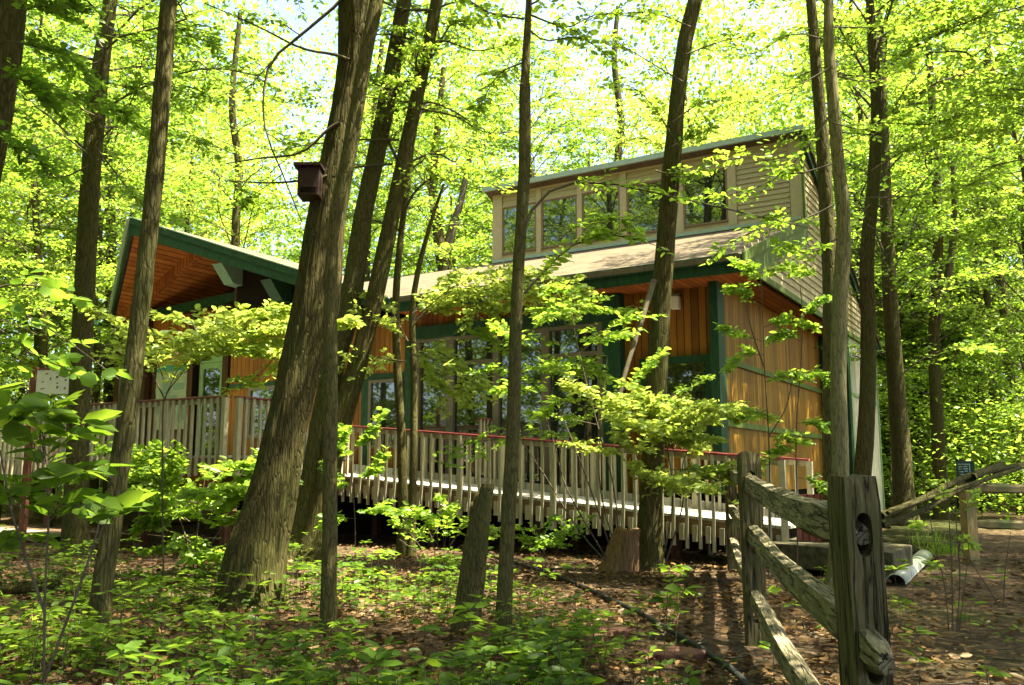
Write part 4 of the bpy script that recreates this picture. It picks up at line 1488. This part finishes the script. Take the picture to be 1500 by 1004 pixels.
shrub('dogwood_sapling', 'second thin sapling with sparse leaves, nearer the house corner', 'sapling', (1168, 850),
    [[(1168, 850), (1168, 740), (1166, 640), (1172, 550), (1176, 470), (1172, 420)]],
    [([(1172, 470), (1190, 450), (1205, 440)], 8), ([(1172, 500), (1150, 490), (1130, 500)], 8), ([(1170, 560), (1195, 550), (1215, 560)], 7), ([(1168, 620), (1190, 620), (1210, 632)], 7), ([(1168, 670), (1150, 660), (1130, 665)], 7), ([(1168, 700), (1190, 705), (1210, 720)], 7)],
    11.3, .085, 'leaf_mid', 5, .26, .010)
shrub('bush', 'bright yellow green bush in front of the deck railing, left of the big trunk', 'bush', (280, 838),
    [[(280, 840), (270, 780), (240, 710), (215, 680)], [(282, 840), (290, 770), (300, 700)], [(284, 840), (320, 780), (345, 740)]],
    [([(240, 720), (220, 690), (195, 690)], 16), ([(250, 730), (240, 690), (250, 660)], 18), ([(290, 740), (280, 690), (300, 655)], 18), ([(300, 720), (330, 690), (360, 690)], 20), ([(320, 770), (350, 745), (372, 740)], 16),
     ([(280, 770), (250, 760), (220, 770)], 14), ([(300, 760), (320, 730), (350, 715)], 18), ([(270, 750), (290, 720), (320, 730)], 16), ([(260, 780), (300, 790), (340, 790)], 14), ([(240, 740), (205, 740), (190, 760)], 12)],
    11.8, .11, 'leaf', 6, .36, dens=1.2, rep=2)
shrub('bush', 'small yellow green sapling left of the two thin stems', 'bush', (520, 838),
    [[(520, 838), (520, 760), (515, 690), (520, 640)]],
    [([(518, 720), (490, 700), (480, 680)], 8), ([(518, 700), (545, 690), (560, 670)], 9), ([(516, 680), (500, 650), (505, 630)], 8), ([(520, 660), (540, 640), (560, 600)], 8), ([(520, 750), (550, 745), (570, 750)], 9), ([(520, 760), (495, 760), (480, 770)], 8)],
    11.8, .10, 'leaf', 5, .28, .008)
shrub('bush', 'low leafy bush hiding the dark space under the ramp beside the two thin stems', 'bush', (640, 842),
    [[(640, 842), (635, 800), (625, 765)], [(642, 842), (660, 800), (680, 770)], [(640, 842), (610, 810), (585, 790)]],
    [([(635, 800), (615, 770), (590, 760)], 9), ([(660, 800), (680, 775), (700, 770)], 9), ([(635, 790), (650, 765), (660, 745)], 9), ([(620, 815), (590, 805), (570, 800)], 9), ([(660, 815), (690, 805), (715, 808)], 9)],
    11.6, .085, 'leaf', 5, .28, .007, dens=1.0, rep=2)
shrub('bush', 'low leafy bush at the foot of the slim tree rising in front of the clerestory', 'bush', (800, 838),
    [[(800, 838), (795, 800), (785, 775)], [(802, 838), (820, 800), (835, 780)]],
    [([(795, 810), (775, 790), (755, 785)], 7), ([(815, 805), (835, 785), (850, 780)], 7), ([(798, 805), (800, 780), (805, 765)], 7)],
    11.9, .08, 'leaf_mid', 5, .24, .006, dens=.9, rep=2)
shrub('viburnum', 'near shrub with large dark green leaves at the left edge', 'shrub', (62, 1238),
    [[(62, 1240), (64, 1000), (66, 860), (72, 720), (60, 620)], [(66, 900), (20, 760), (0, 660)], [(64, 1000), (130, 820), (150, 740)]],
    [([(66, 720), (40, 640), (0, 590)], 6), ([(70, 740), (110, 690), (165, 700)], 6), ([(66, 690), (100, 640), (140, 610)], 6), ([(60, 650), (20, 610), (-30, 570)], 6), ([(66, 770), (100, 740), (130, 750)], 6),
     ([(40, 760), (10, 720), (-30, 690)], 6), ([(66, 680), (60, 620), (90, 590)], 5), ([(130, 820), (160, 760), (190, 750)], 6), ([(70, 730), (60, 660), (50, 590)], 6), ([(66, 800), (30, 790), (0, 800)], 6)],
    3.25, .115, 'leaf_low', 3, .12, .006, wr=.54, rnd=.6, dens=.4)
shrub('maple_sapling', 'drooping maple branch with dark leaves reaching in from the left edge', 'sapling', (-190, 1041),
    [[(-190, 1041), (-180, 800), (-150, 560), (-60, 450)]],
    [([(-80, 470), (0, 450), (70, 480), (180, 560)], 16), ([(-80, 460), (-20, 470), (50, 520), (110, 545)], 14), ([(-60, 450), (0, 420), (60, 420), (110, 440)], 12), ([(-80, 480), (-20, 520), (40, 540)], 12)],
    5.0, .085, 'leaf_mid', 4, .26, .02, wr=.8, rnd=.7, dens=.3)
shrub('bare_shrub', 'spindly shrub of nearly bare upright stems by the right fence', 'shrub', (1395, 925),
    [[(1390, 925), (1384, 860), (1366, 780), (1352, 690)], [(1396, 925), (1394, 830), (1388, 720), (1380, 600)], [(1402, 925), (1406, 840), (1400, 740), (1412, 660)], [(1405, 925), (1414, 850), (1422, 770)],
     [(1470, 890), (1472, 840), (1480, 780)], [(1465, 890), (1440, 850), (1400, 800), (1330, 790)]],
    [([(1384, 840), (1370, 830), (1356, 838)], 3), ([(1394, 800), (1410, 790), (1425, 800)], 3), ([(1388, 740), (1376, 720), (1370, 700)], 3), ([(1406, 760), (1420, 740), (1430, 720)], 3), ([(1366, 780), (1352, 770), (1340, 775)], 3)],
    7.4, .06, 'leaf', 3, .12, .006, bark='twig')

# ================================================================ ground cover, litter, seedlings
def herb(f, sg, p, h, leaf, k, lean=(0, 0)):
    """one seedling: a stem with a loose whorl of leaves near its top and a few below"""
    p = np.asarray(p, float)
    top = p + np.array([lean[0], lean[1], h])
    mid = (p + top) / 2 + np.array([lean[1], -lean[0], 0]) * .3
    sg.line(np.array([p, mid, top]), .0035, .0018)
    a = NR.uniform(0, 6.28) + np.arange(k) * GA
    low = NR.random(k) < .3
    B = np.where(low[:, None], mid, top) + NR.normal(0, .006, (k, 3))
    D = np.stack([np.cos(a), np.sin(a), NR.uniform(-.25, .35, k)], 1)
    L = leaf * NR.uniform(.6, 1.15, k)
    # each leaf on a short stalk
    f.add(B + D * .02, D, np.array([0, 0, 1.]) + NR.normal(0, .3, (k, 3)), L, L * NR.uniform(.42, .6, k))


def ground_cover():
    f, sg = Fol(), Seg()
    n = 0
    while n < 1750:
        y = 3.0 + 11 * rng.random() ** 1.3
        x = rng.uniform(-.62, .62) * y
        if x > .12 * y - .2 and rng.random() < .93:
            continue
        c = noise.noise((x * .7, y * .7, 4.0)) + .25 * noise.noise((x * 2.3, y * 2.3, 1.0))
        if c < .0 + rng.uniform(-.12, .12):
            continue
        if y > 11.5 and x > -3:
            continue
        n += 1
        h = rng.uniform(.06, .38) * (1.5 if rng.random() < .2 else 1)
        herb(f, sg, (x, y, -.02), h, rng.uniform(.06, .135), rng.randint(5, 10), (rng.uniform(-.06, .06), rng.uniform(-.06, .06)))
    o = link_mesh('ground_cover', f.mesh('ground_cover'), 'leaf_low')
    props(o, kind='stuff')
    st_ = link_mesh('seedling_stems', sg.mesh('seedling_stems', None, 3), 'twig')
    props(st_, kind='stuff')


ground_cover()


def litter():
    f = Fol()
    n = 52000
    y = 2.6 + 14 * NR.random(n) ** 1.45
    x = NR.uniform(-.66, .66, n) * y
    c = np.array([noise.noise((a * .9, b * .9, 9.0)) for a, b in zip(x, y)])
    keep = (c > -.25 + NR.uniform(-.3, .3, n)) & ~((x > .40 * y) & (NR.random(n) < .6))
    x, y = x[keep], y[keep]
    n = len(x)
    B = np.stack([x, y, NR.uniform(.0, .035, n)], 1)
    a = NR.uniform(0, 6.28, n)
    L = .025 + .08 * NR.random(n) ** 1.8
    f.add(B, np.stack([np.cos(a), np.sin(a), NR.uniform(-.25, .35, n)], 1), np.array([0, 0, 1.]) + NR.normal(0, .45, (n, 3)), L, L * NR.uniform(.4, .8, n))
    props(link_mesh('leaf_litter', f.mesh('leaf_litter'), 'litter'), kind='stuff')


litter()

def ground_twigs():
    sg = Seg()
    for i in range(620):
        y = 2.8 + 11 * rng.random() ** 1.3
        x = rng.uniform(-.6, .62) * y
        a, l = rng.uniform(0, 6.28), rng.uniform(.08, .5)
        q = [np.array([x, y, .02])]
        for k in range(3):
            a += rng.uniform(-.35, .35)
            q.append(q[-1] + np.array([math.cos(a) * l / 3, math.sin(a) * l / 3, rng.uniform(-.008, .012)]))
        sg.line(np.array(q), rng.uniform(.003, .008), .002)
    props(link_mesh('ground_twigs', sg.mesh('ground_twigs', None, 4), 'twig'), kind='stuff')


ground_twigs()

SD = [((505, 985), 3.9, .34, .11, 9, 'leafy seedling low in front of the slim straight trunk'), ((560, 870), None, .45, .13, 10, 'bright seedling between the thin stems and the broken snag'),
      ((695, 985), None, .46, .13, 11, 'pale leafed seedling right beneath the thin middle trunk'), ((985, 935), None, .55, .15, 9, 'bright seedling standing alone beside the black hose'),
      ((880, 985), None, .36, .11, 9, 'low seedling in the lower middle, left of the hose'), ((1125, 760), None, .3, .08, 8, 'small seedling behind the fence posts'),
      ((650, 850), None, .62, .12, 9, 'tall seedling with big leaves left of the snag'), ((232, 950), None, .55, .12, 11, 'dark leafed seedling beside the leaning slim trunk'),
      ((340, 985), None, .40, .12, 10, 'broad leafed seedling at the foot of the big trunk'), ((60, 985), None, .42, .11, 10, 'seedling in the lower left corner'),
      ((430, 960), None, .38, .11, 10, 'seedling between the big trunk and the slim straight one'), ((800, 900), None, .50, .13, 8, 'seedling just left of the hose beside the thin trunk'),
      ((940, 1000), None, .25, .09, 9, 'lowest seedling, at the bottom edge under the hose')]
for (b, d_, h, lf, k, lab) in SD:
    p = gr(*b)
    t = Thing('seedling', lab, 'seedling', (p.x, p.y, 0), 0, 'seedlings on the forest floor')
    f, sg = Fol(), Seg()
    for q in range(3):
        herb(f, sg, (p.x + rng.uniform(-.05, .05), p.y + rng.uniform(-.05, .05), -.02), h * rng.uniform(.6, 1.1), lf, k, (rng.uniform(-.1, .1), rng.uniform(-.1, .1)))
    link_mesh('stem', sg.mesh('stem', t, 4), 'twig', t)
    link_mesh('foliage', f.mesh('foliage', t, True), 'leaf_low' if 'dark' in lab else 'leaf', t, smooth=True)

f = Fol()
for cx, cy, n_ in ((1385, 815, 90), (1360, 800, 50)):
    p = gr(cx, cy)
    B = np.stack([NR.normal(p.x, .16, n_), NR.normal(p.y, .12, n_), np.zeros(n_)], 1)
    f.add(B, NR.normal(0, .35, (n_, 3)) + np.array([0, 0, 1.]), NR.normal(0, 1, (n_, 3)), NR.uniform(.15, .42, n_), np.full(n_, .014))
props(link_mesh('grass', f.mesh('grass'), 'leaf'), kind='stuff')

# ================================================================ fences
def fence_post(name, p, h, w, th, ang, holes, mat, thing, seed, tilt=(0, 0)):
    """squared post with mortises through it; ang turns the holed face"""
    nx, nz = 15, int(h / .016)
    ca, sa = math.cos(ang), math.sin(ang)
    xs = np.linspace(-.5, .5, nx)
    mask = np.zeros((nx - 1, nz - 1), bool)
    for i in range(nx - 1):
        for k in range(nz - 1):
            zc, xc = (k + .5) / nz * h, (xs[i] + xs[i + 1]) / 2 * w
            for hz, hh, hw in holes:
                if abs((zc - hz) / (hh / 2)) ** 2.6 + abs(xc / (hw / 2)) ** 2.6 < 1:
                    mask[i, k] = True
    v, f_ = [], []
    idx = {}

    def vid(i, j, k):
        if (i, j, k) not in idx:
            z = k / (nz - 1) * (h + .15) - .15
            q = max(0, (z - h + .09) / .09)
            x = xs[i] * w * (1 - .10 * q)
            y = (j - .5) * th * (1 - .14 * q)
            for hz, hh, hw in holes:
                if 0 < i < nx - 1 and 0 < k < nz - 1:
                    near = [mask[i - 1, k - 1], mask[i, k - 1], mask[i - 1, k], mask[i, k]]
                    zc = k / nz * h
                    if any(near) and not all(near) and abs(zc - hz) < hh:
                        f0 = (abs((zc - hz) / (hh / 2)) ** 2.6 + abs(xs[i] * w / (hw / 2)) ** 2.6) ** (1 / 2.6)
                        if f0 > .3:
                            x /= f0
                            z += (zc - hz) * (1 / f0 - 1)
            n1 = noise.noise((x * 22 + seed, y * 9, z * 2.2)) * .004 + noise.noise((x * 50, y * 30 + seed, z * 5)) * .004
            n2 = noise.noise((x * 9, y * 22 + seed, z * 2.0 + 5)) * .007
            if k == nz - 1:
                z += noise.noise((x * 25, y * 25, seed)) * .025 - abs(xs[i]) * .02
            x, y = x + n2, y + n1 * (1 if j else -1)
            idx[(i, j, k)] = len(v)
            v.append((p[0] + x * ca - y * sa + tilt[0] * z, p[1] + x * sa + y * ca + tilt[1] * z, z))
        return idx[(i, j, k)]
    for i in range(nx - 1):
        for k in range(nz - 1):
            if mask[i, k]:
                for (di, dk, e) in ((-1, 0, 0), (1, 0, 1), (0, -1, 2), (0, 1, 3)):
                    a, b = i + di, k + dk
                    if 0 <= a < nx - 1 and 0 <= b < nz - 1 and not mask[a, b]:
                        q = {0: ((i, k), (i, k + 1)), 1: ((i + 1, k + 1), (i + 1, k)), 2: ((i + 1, k), (i, k)), 3: ((i, k + 1), (i + 1, k + 1))}[e]
                        f_.append((vid(q[0][0], 0, q[0][1]), vid(q[1][0], 0, q[1][1]), vid(q[1][0], 1, q[1][1]), vid(q[0][0], 1, q[0][1])))
                continue
            f_.append((vid(i, 0, k), vid(i + 1, 0, k), vid(i + 1, 0, k + 1), vid(i, 0, k + 1)))
            f_.append((vid(i + 1, 1, k), vid(i, 1, k), vid(i, 1, k + 1), vid(i + 1, 1, k + 1)))
    for k in range(nz - 1):
        f_.append((vid(0, 1, k), vid(0, 0, k), vid(0, 0, k + 1), vid(0, 1, k + 1)))
        f_.append((vid(nx - 1, 0, k), vid(nx - 1, 1, k), vid(nx - 1, 1, k + 1), vid(nx - 1, 0, k + 1)))
    for i in range(nx - 1):
        f_.append((vid(i, 0, nz - 1), vid(i + 1, 0, nz - 1), vid(i + 1, 1, nz - 1), vid(i, 1, nz - 1)))
    mb = MB()
    mb.v = [Vector(q) for q in v]
    mb.f = f_
    return mb.build(name, mat, thing)


def rail(a, b, w, h, mat, thing, seed):
    """split rail: irregular six-sided bar with tapered ends"""
    a, b = np.array(a, float), np.array(b, float)
    n = 26
    d = unit(b - a)
    side = unit(np.cross(d, [0, 0, 1.]))
    up_ = np.cross(side, d)
    prof = [(-.5, -.25), (-.1, -.5), (.45, -.35), (.5, .2), (.1, .5), (-.4, .42)]
    co = []
    for i in range(n):
        t = i / (n - 1)
        taper = min(1, .42 + 9 * min(t, 1 - t))
        c = a + (b - a) * t + np.array([0, 0, -.03 * math.sin(math.pi * t)]) + side * .03 * noise.noise((t * 2.5, seed, 0))
        for j, (x, y) in enumerate(prof):
            m = 1 + .22 * noise.noise((t * 5, j * 1.7, seed)) + .10 * noise.noise((t * 22, j * 3.1, seed))
            co.append(c + side * x * w * m * taper + up_ * y * h * m * taper)
    k = len(prof)
    q = [(i * k + j, i * k + (j + 1) % k, (i + 1) * k + (j + 1) % k, (i + 1) * k + j) for i in range(n - 1) for j in range(k)]
    mb = MB()
    mb.v = [Vector(x) for x in co]
    mb.f = q + [tuple(range(k))[::-1], tuple((n - 1) * k + j for j in range(k))]
    return mb, thing, mat


p1, p2, p3 = (1.16, 3.02), (1.94, 7.30), (3.04, 12.5)
F1 = Thing('split_rail_fence', 'old grey split rail fence with silvery rails running away from the near post', 'fence', (*p2, 0))
an = -math.atan2(p2[0] - p1[0], p2[1] - p1[1])
fence_post('post', p1, 1.335, .118, .15, an + .22, [(1.15, .125, .06), (.80, .13, .06), (.36, .13, .06)], 'fence', F1, 1, (-.012, 0))
fence_post('post', p2, 1.50, .165, .15, an + .1, [(1.26, .18, .07), (.84, .16, .07), (.36, .16, .07)], 'fence', F1, 2, (-.004, 0))
an2 = -math.atan2(p3[0] - p2[0], p3[1] - p2[1])
fence_post('post', p3, 1.52, .16, .15, an2, [(1.30, .16, .07), (.84, .16, .07), (.36, .16, .07)], 'fence', F1, 3, (0, 0))


def mkrail(a, za, b, zb, w, h, seed, ea=.25, eb=.25, sh=0.0, mat='fence_rail', th=F1):
    A_, B2 = np.array([a[0], a[1], za]), np.array([b[0], b[1], zb])
    d = unit(B2 - A_)
    s_ = np.array([d[1], -d[0], 0]) * sh
    mb, t, m = rail(np.zeros(3), np.array([np.linalg.norm(B2 - A_) + ea + eb, 0, 0]), w, h, mat, th, seed)
    # rails keep their own length axis (local x), so that the grain runs along them
    o = mb.build('rail', m, None)
    c = A_ - d * ea + s_
    o.parent = th.o
    o.location = tuple(th.local(c))
    o.rotation_euler = Vector(d).to_track_quat('X', 'Z').to_euler()
    return o


mkrail(p1, 1.14, p2, 1.25, .125, .165, 11, .04, .12, .0)
mkrail(p1, .79, p2, .86, .115, .16, 12, .30, .14, .0)
mkrail(p1, .32, p2, .37, .11, .13, 13, .2, .12, .0)
mkrail(p2, 1.27, p3, 1.33, .12, .14, 14, .06, .35, .0)
mkrail(p2, .86, p3, .84, .11, .12, 15, .06, .2, .0)
mkrail(p2, .36, p3, .40, .11, .12, 16, .06, .2, .0)

q1 = (6.95, 13.75)
q2 = (10.3, 13.55)
F2 = Thing('split_rail_fence', 'newer yellowish two rail fence with a small dark sign on its end post', 'fence', (*q1, 0))
fence_post('post', q1, 1.40, .17, .15, .25, [(1.10, .12, .06)], 'fence_new', F2, 21)
fence_post('post', q2, 1.40, .17, .15, .05, [(1.10, .12, .06)], 'fence_new', F2, 22)
mkrail(q1, 1.10, q2, 1.10, .13, .14, 23, .0, .1, .0, 'fence_new_rail', F2)
mkrail(q1, .56, q2, .54, .13, .15, 24, .0, .1, .0, 'fence_new_rail', F2)
# small dark sign wrapped on the end post
ps = tr(1413, 690, 13.62)
SG = Thing('post_sign', 'small dark green sign with pale marks on the end post of the newer fence', 'sign', tuple(ps), -.30)
bx = lambda x0, x1, y0, y1, z0, z1: MB().poly_prism([SG_w(x0, y0, z0), SG_w(x1, y0, z0), SG_w(x1, y1, z0), SG_w(x0, y1, z0)], (0, 0, z1 - z0))


def SG_w(x, y, z):
    c, n = math.cos(-.30), math.sin(-.30)
    return Vector((ps.x + x * c - y * n, ps.y + x * n + y * c, ps.z + z))


bx(-.11, .12, -.012, .03, -.15, .15).build('panel', 'sign_dark', SG)
bx(.122, .132, -.012, .15, -.15, .15).build('side_panel', 'green', SG)
for a, b, c, d in ((-.09, .075, .095, .105), (.065, .075, -.12, .094)):
    bx(a, b, -.016, -.013, c, d).build('border_line', 'sign_mark', SG)
for i, (a, b, z) in enumerate(((-.085, -.03, .055), (-.01, .04, .06), (-.085, -.045, .02), (-.02, .045, .025), (-.08, -.02, -.02), (.0, .04, -.01), (-.06, .03, -.06), (-.07, -.03, -.09), (-.01, .035, -.095))):
    bx(a, b, -.016, -.013, z, z + .014).build('mark', 'sign_mark', SG)

# notice board and brown posts at the left
nb0, nb1 = tr(54, 545, 15.6), tr(120, 545, 15.4)
NB = Thing('notice_board', 'white notice board with small dark drawings on a brown post, behind the dark trunk', 'board', (nb0.x, nb0.y, 0))
dn = unit(np.array([nb1.x - nb0.x, nb1.y - nb0.y, 0]))
nn = np.array([dn[1], -dn[0], 0])
nw = lambda a, z, o=0: Vector((nb0.x + dn[0] * a + nn[0] * o, nb0.y + dn[1] * a + nn[1] * o, z))
zt, zb = 3.05, 2.62
zt, zb = tr(60, 543, 15.6).z, tr(60, 578, 15.6).z
MB().poly_prism([nw(.03, zb), nw(.75, zb), nw(.75, zb, .03), nw(.03, zb, .03)], (0, 0, zt - zb)).build('panel', 'white', NB)
MB().poly_prism([nw(.03, zt + .002, -.01), nw(.77, zt + .002, -.01), nw(.77, zt + .002, .04), nw(.03, zt + .002, .04)], (0, 0, .03)).build('frame', 'rail_brown', NB)
MB().poly_prism([nw(-.09, -.05, -.03), nw(.02, -.05, -.03), nw(.02, -.05, .05), nw(-.09, -.05, .05)], (0, 0, zt + .10)).build('post', 'rail_brown', NB)
for i, (a, z, w, h) in enumerate(((.12, .08, .10, .025), (.30, .24, .035, .06), (.42, .27, .06, .05), (.60, .22, .05, .035), (.44, .09, .05, .05), (.60, .07, .04, .05), (.44, .17, .04, .03), (.14, .20, .05, .03), (.2, .34, .07, .03), (.40, .36, .14, .012), (.56, .35, .1, .012))):
    MB().poly_prism([nw(a, zb + z, .031), nw(a + w, zb + z + .01, .031), nw(a + w * .8, zb + z + h, .031), nw(a + w * .2, zb + z + h * .8, .031)], tuple(nn * .002)).build('drawing', 'ink', NB)
for i, (px_, py_, h_, lab) in enumerate(((70, 771, 1.95, 'dark red brown square post standing in front of the leafy boards at the left'), (58, 745, 1.5, 'shorter red brown post behind the square one at the left'))):
    p = gr(px_, py_)
    mb = MB()
    w_ = .085
    mb.poly_prism([(p.x - w_, p.y - w_, -.05), (p.x + w_, p.y - w_, -.05), (p.x + w_, p.y + w_, -.05), (p.x - w_, p.y + w_, -.05)], (0, 0, h_))
    props(mb.build('wooden_post', 'post_red', None, None, .012), lab, 'post', 'brown posts at the left')

# ================================================================ small things
bc = tr(452, 266, 9.15)
BX = Thing('bird_box', 'small dark red brown wooden box fixed high on the left side of the big trunk', 'bird box', tuple(bc), -.35)
ob = lambda x0, x1, y0, y1, z0, z1: MB().poly_prism([(bc.x + x0, bc.y + y0, bc.z + z0), (bc.x + x1, bc.y + y0, bc.z + z0), (bc.x + x1, bc.y + y1, bc.z + z0), (bc.x + x0, bc.y + y1, bc.z + z0)], (0, 0, z1 - z0))
BX.m = np.eye(3)
BX.o.rotation_euler = (0, 0, 0)
ob(-.09, .14, -.12, .13, -.19, .12).build('body', 'birdbox', BX, None, .008)
ob(-.13, .16, -.17, .15, .122, .16).build('lid', 'birdbox', BX, None, .008)
ob(-.06, .11, -.124, -.121, -.16, -.10).build('slot_board', 'dark', BX)


def tube_thing(name, label, cat, pts, r, mat, seg=10, step=.08, lump=.02, r1=None):
    pts = [tuple(p) for p in pts]
    me, P, rr = trunk_mesh(name, pts, [r + (0 if r1 is None else (r1 - r) * i / (len(pts) - 1)) for i in range(len(pts))], seg, step, 0, 9, 0, None, lump, len(pts))
    return props(link_mesh(name, me, mat, smooth=True), label, cat)


hz = .03
tube_thing('garden_hose', 'black hose snaking across the leaf litter to the bottom edge', 'hose',
    [tuple(gr(*q))[:2] + (hz,) for q in ((690, 808), (740, 824), (800, 842), (850, 862), (900, 885), (940, 905), (990, 935), (1040, 965), (1085, 1000), (1110, 1040))], .023, 'hose')
tube_thing('garden_hose', 'short piece of black hose showing behind the broken snag', 'hose',
    [tuple(gr(*q))[:2] + (hz,) for q in ((690, 868), (720, 880), (745, 890))], .02, 'hose')

# broken snag: leaning trunk with a slanting splintered top
def snag(name, label, base, top, r0, r1, d, seed, splinter, flare=.25):
    b, t_ = gr(*base), tr(*top, d)
    path = [(b.x, b.y, -.06), (b.x, b.y, .02)] + [tuple(np.array(b) * (1 - f) + np.array(t_) * f) for f in (.25, .5, .75, 1)]
    me, P, rr = trunk_mesh(name, path, [r0, r0, r0 * .95, (r0 + r1) / 2, r1, r1], 40, .035, .01, 12, flare, None, .08, seed)
    n = len(me.vertices)
    co = np.empty(n * 3)
    me.vertices.foreach_get('co', co)
    co = co.reshape(-1, 40, 3)
    for j in range(40):
        a = j / 40 * 6.283
        cut = splinter * (.5 + .5 * math.cos(a - 2.4)) + .12 * noise.noise((math.cos(a) * 4, math.sin(a) * 4, seed)) + .05 * noise.noise((a * 6, 0, seed))
        zt_ = t_.z - max(0, cut)
        m = co[:, j, 2] > zt_
        co[m, j, 2] = zt_ - .01 * np.arange(m.sum())
        k = np.where(m)[0]
        if len(k):
            co[k, j, :2] = co[k, j, :2] * .55 + P[k, :2] * .45
    co[-1, :, :2] = P[-1, :2] + (co[-1, :, :2] - P[-1, :2]) * .02
    co[-1, :, 2] = t_.z - splinter - .06
    me.vertices.foreach_set('co', co.ravel())
    me.update()
    return props(link_mesh(name, me, 'bark_thin' if 'snag' in name else 'stump', smooth=True), label, 'stump')


snag('tree_snag', 'broken leaning dead trunk with a splintered slanting top', (682, 925), (710, 700), .115, .085, 7.7, 4, .30, .12)
snag('tree_stump', 'short rotten brown stump at the foot of the shrub by the ramp', (908, 838), (920, 768), .22, .17, 12.2, 6, .10, .5)

# metal downspout piece lying by the landing
a_, b_ = gr(1312, 858), gr(1354, 818)
mb = MB()
ring = []
for t_, p in ((0, a_), (1, b_)):
    dd = (b_ - a_).normalized()
    sd = dd.cross(Vector((0, 0, 1)))
    for rr_ in (.12, .108):
        ring.append([p + sd * (rr_ * 1.0 * math.cos(q)) + Vector((0, 0, .02 + rr_ * .95 * math.sin(q))) for q in np.linspace(0, math.pi, 14)])
o0 = 0
for rg_ in ring:
    mb.v += rg_
for i in range(13):
    mb.f += [(i, i + 1, 28 + i + 1, 28 + i), (14 + i + 1, 14 + i, 42 + i, 42 + i + 1), (i + 1, i, 14 + i, 14 + i + 1), (28 + i, 28 + i + 1, 42 + i + 1, 42 + i)]
for i, j in ((0, 0), (13, 13)):
    mb.f.append((i, 28 + i, 42 + i, 14 + i) if i else (28, 0, 14, 42))
props(mb.build('drain_trough', 'metal', None, None, 0, True), 'half round pale metal trough lying beside the concrete landing', 'trough')

# loose sticks leaning on the newer fence
ST = [([(1290, 756, 12.2), (1350, 732, 12.8), (1412, 700, 13.45), (1470, 680, 14.2)], .055, 'thick upper stick leaning on the newer fence post'),
      ([(1292, 770, 12.3), (1350, 748, 12.9), (1420, 712, 13.4), (1505, 682, 14.4)], .045, 'lower long stick leaning on the newer fence post'),
      ([(1300, 752, 12.0), (1360, 730, 12.6), (1430, 706, 13.3)], .03, 'thin stick lying between the two thicker leaning sticks'),
      ([(1424, 700, 13.5), (1450, 690, 13.9), (1520, 678, 14.6)], .06, 'short dark log end resting on top of the newer fence')]
for q, r, lab in ST:
    o = tube_thing('stick', lab, 'stick', [tr(*k) for k in q], r, 'bark_dark', 10, .08, .18, r * .7)
    o['group'] = 'sticks leaning on the newer fence'
LG = [([(-20, 870), (60, 868), (160, 850)], .07, 'mossy fallen branch on the ground at the left edge'), ([(190, 775), (260, 770), (340, 765)], .05, 'thin fallen branch lying before the bright bush'),
      ([(860, 838), (890, 826), (905, 830)], .02, 'small twig lying beside the rotten stump')]
for q, r, lab in LG:
    tube_thing('fallen_branch', lab, 'branch', [tuple(gr(*k))[:2] + (r * .8,) for k in q], r, 'bark', 10, .08, .15, r * .7)
# red flagstones in the litter
for i, (q, w, h, lab) in enumerate((((895, 928), .22, .10, 'reddish flat stone left of the hose near its bend'), ((985, 962), .26, .10, 'larger reddish flat stone right below the hose'), ((868, 935), .15, .07, 'smallest reddish stone half under the leaves'))):
    p = gr(*q)
    mb = MB()
    pts = [(p.x + w * math.cos(a) * (1 + .25 * noise.noise((a * 2, i, 0))), p.y + h * math.sin(a) * 1.6 * (1 + .25 * noise.noise((a * 2, i, 4))), -.02) for a in np.linspace(0, 6.283, 11)[:-1]]
    mb.poly_prism(pts, (0, 0, .065))
    props(mb.build('flagstone', 'rock', None, None, .012), lab, 'stone', 'reddish stones in the litter')
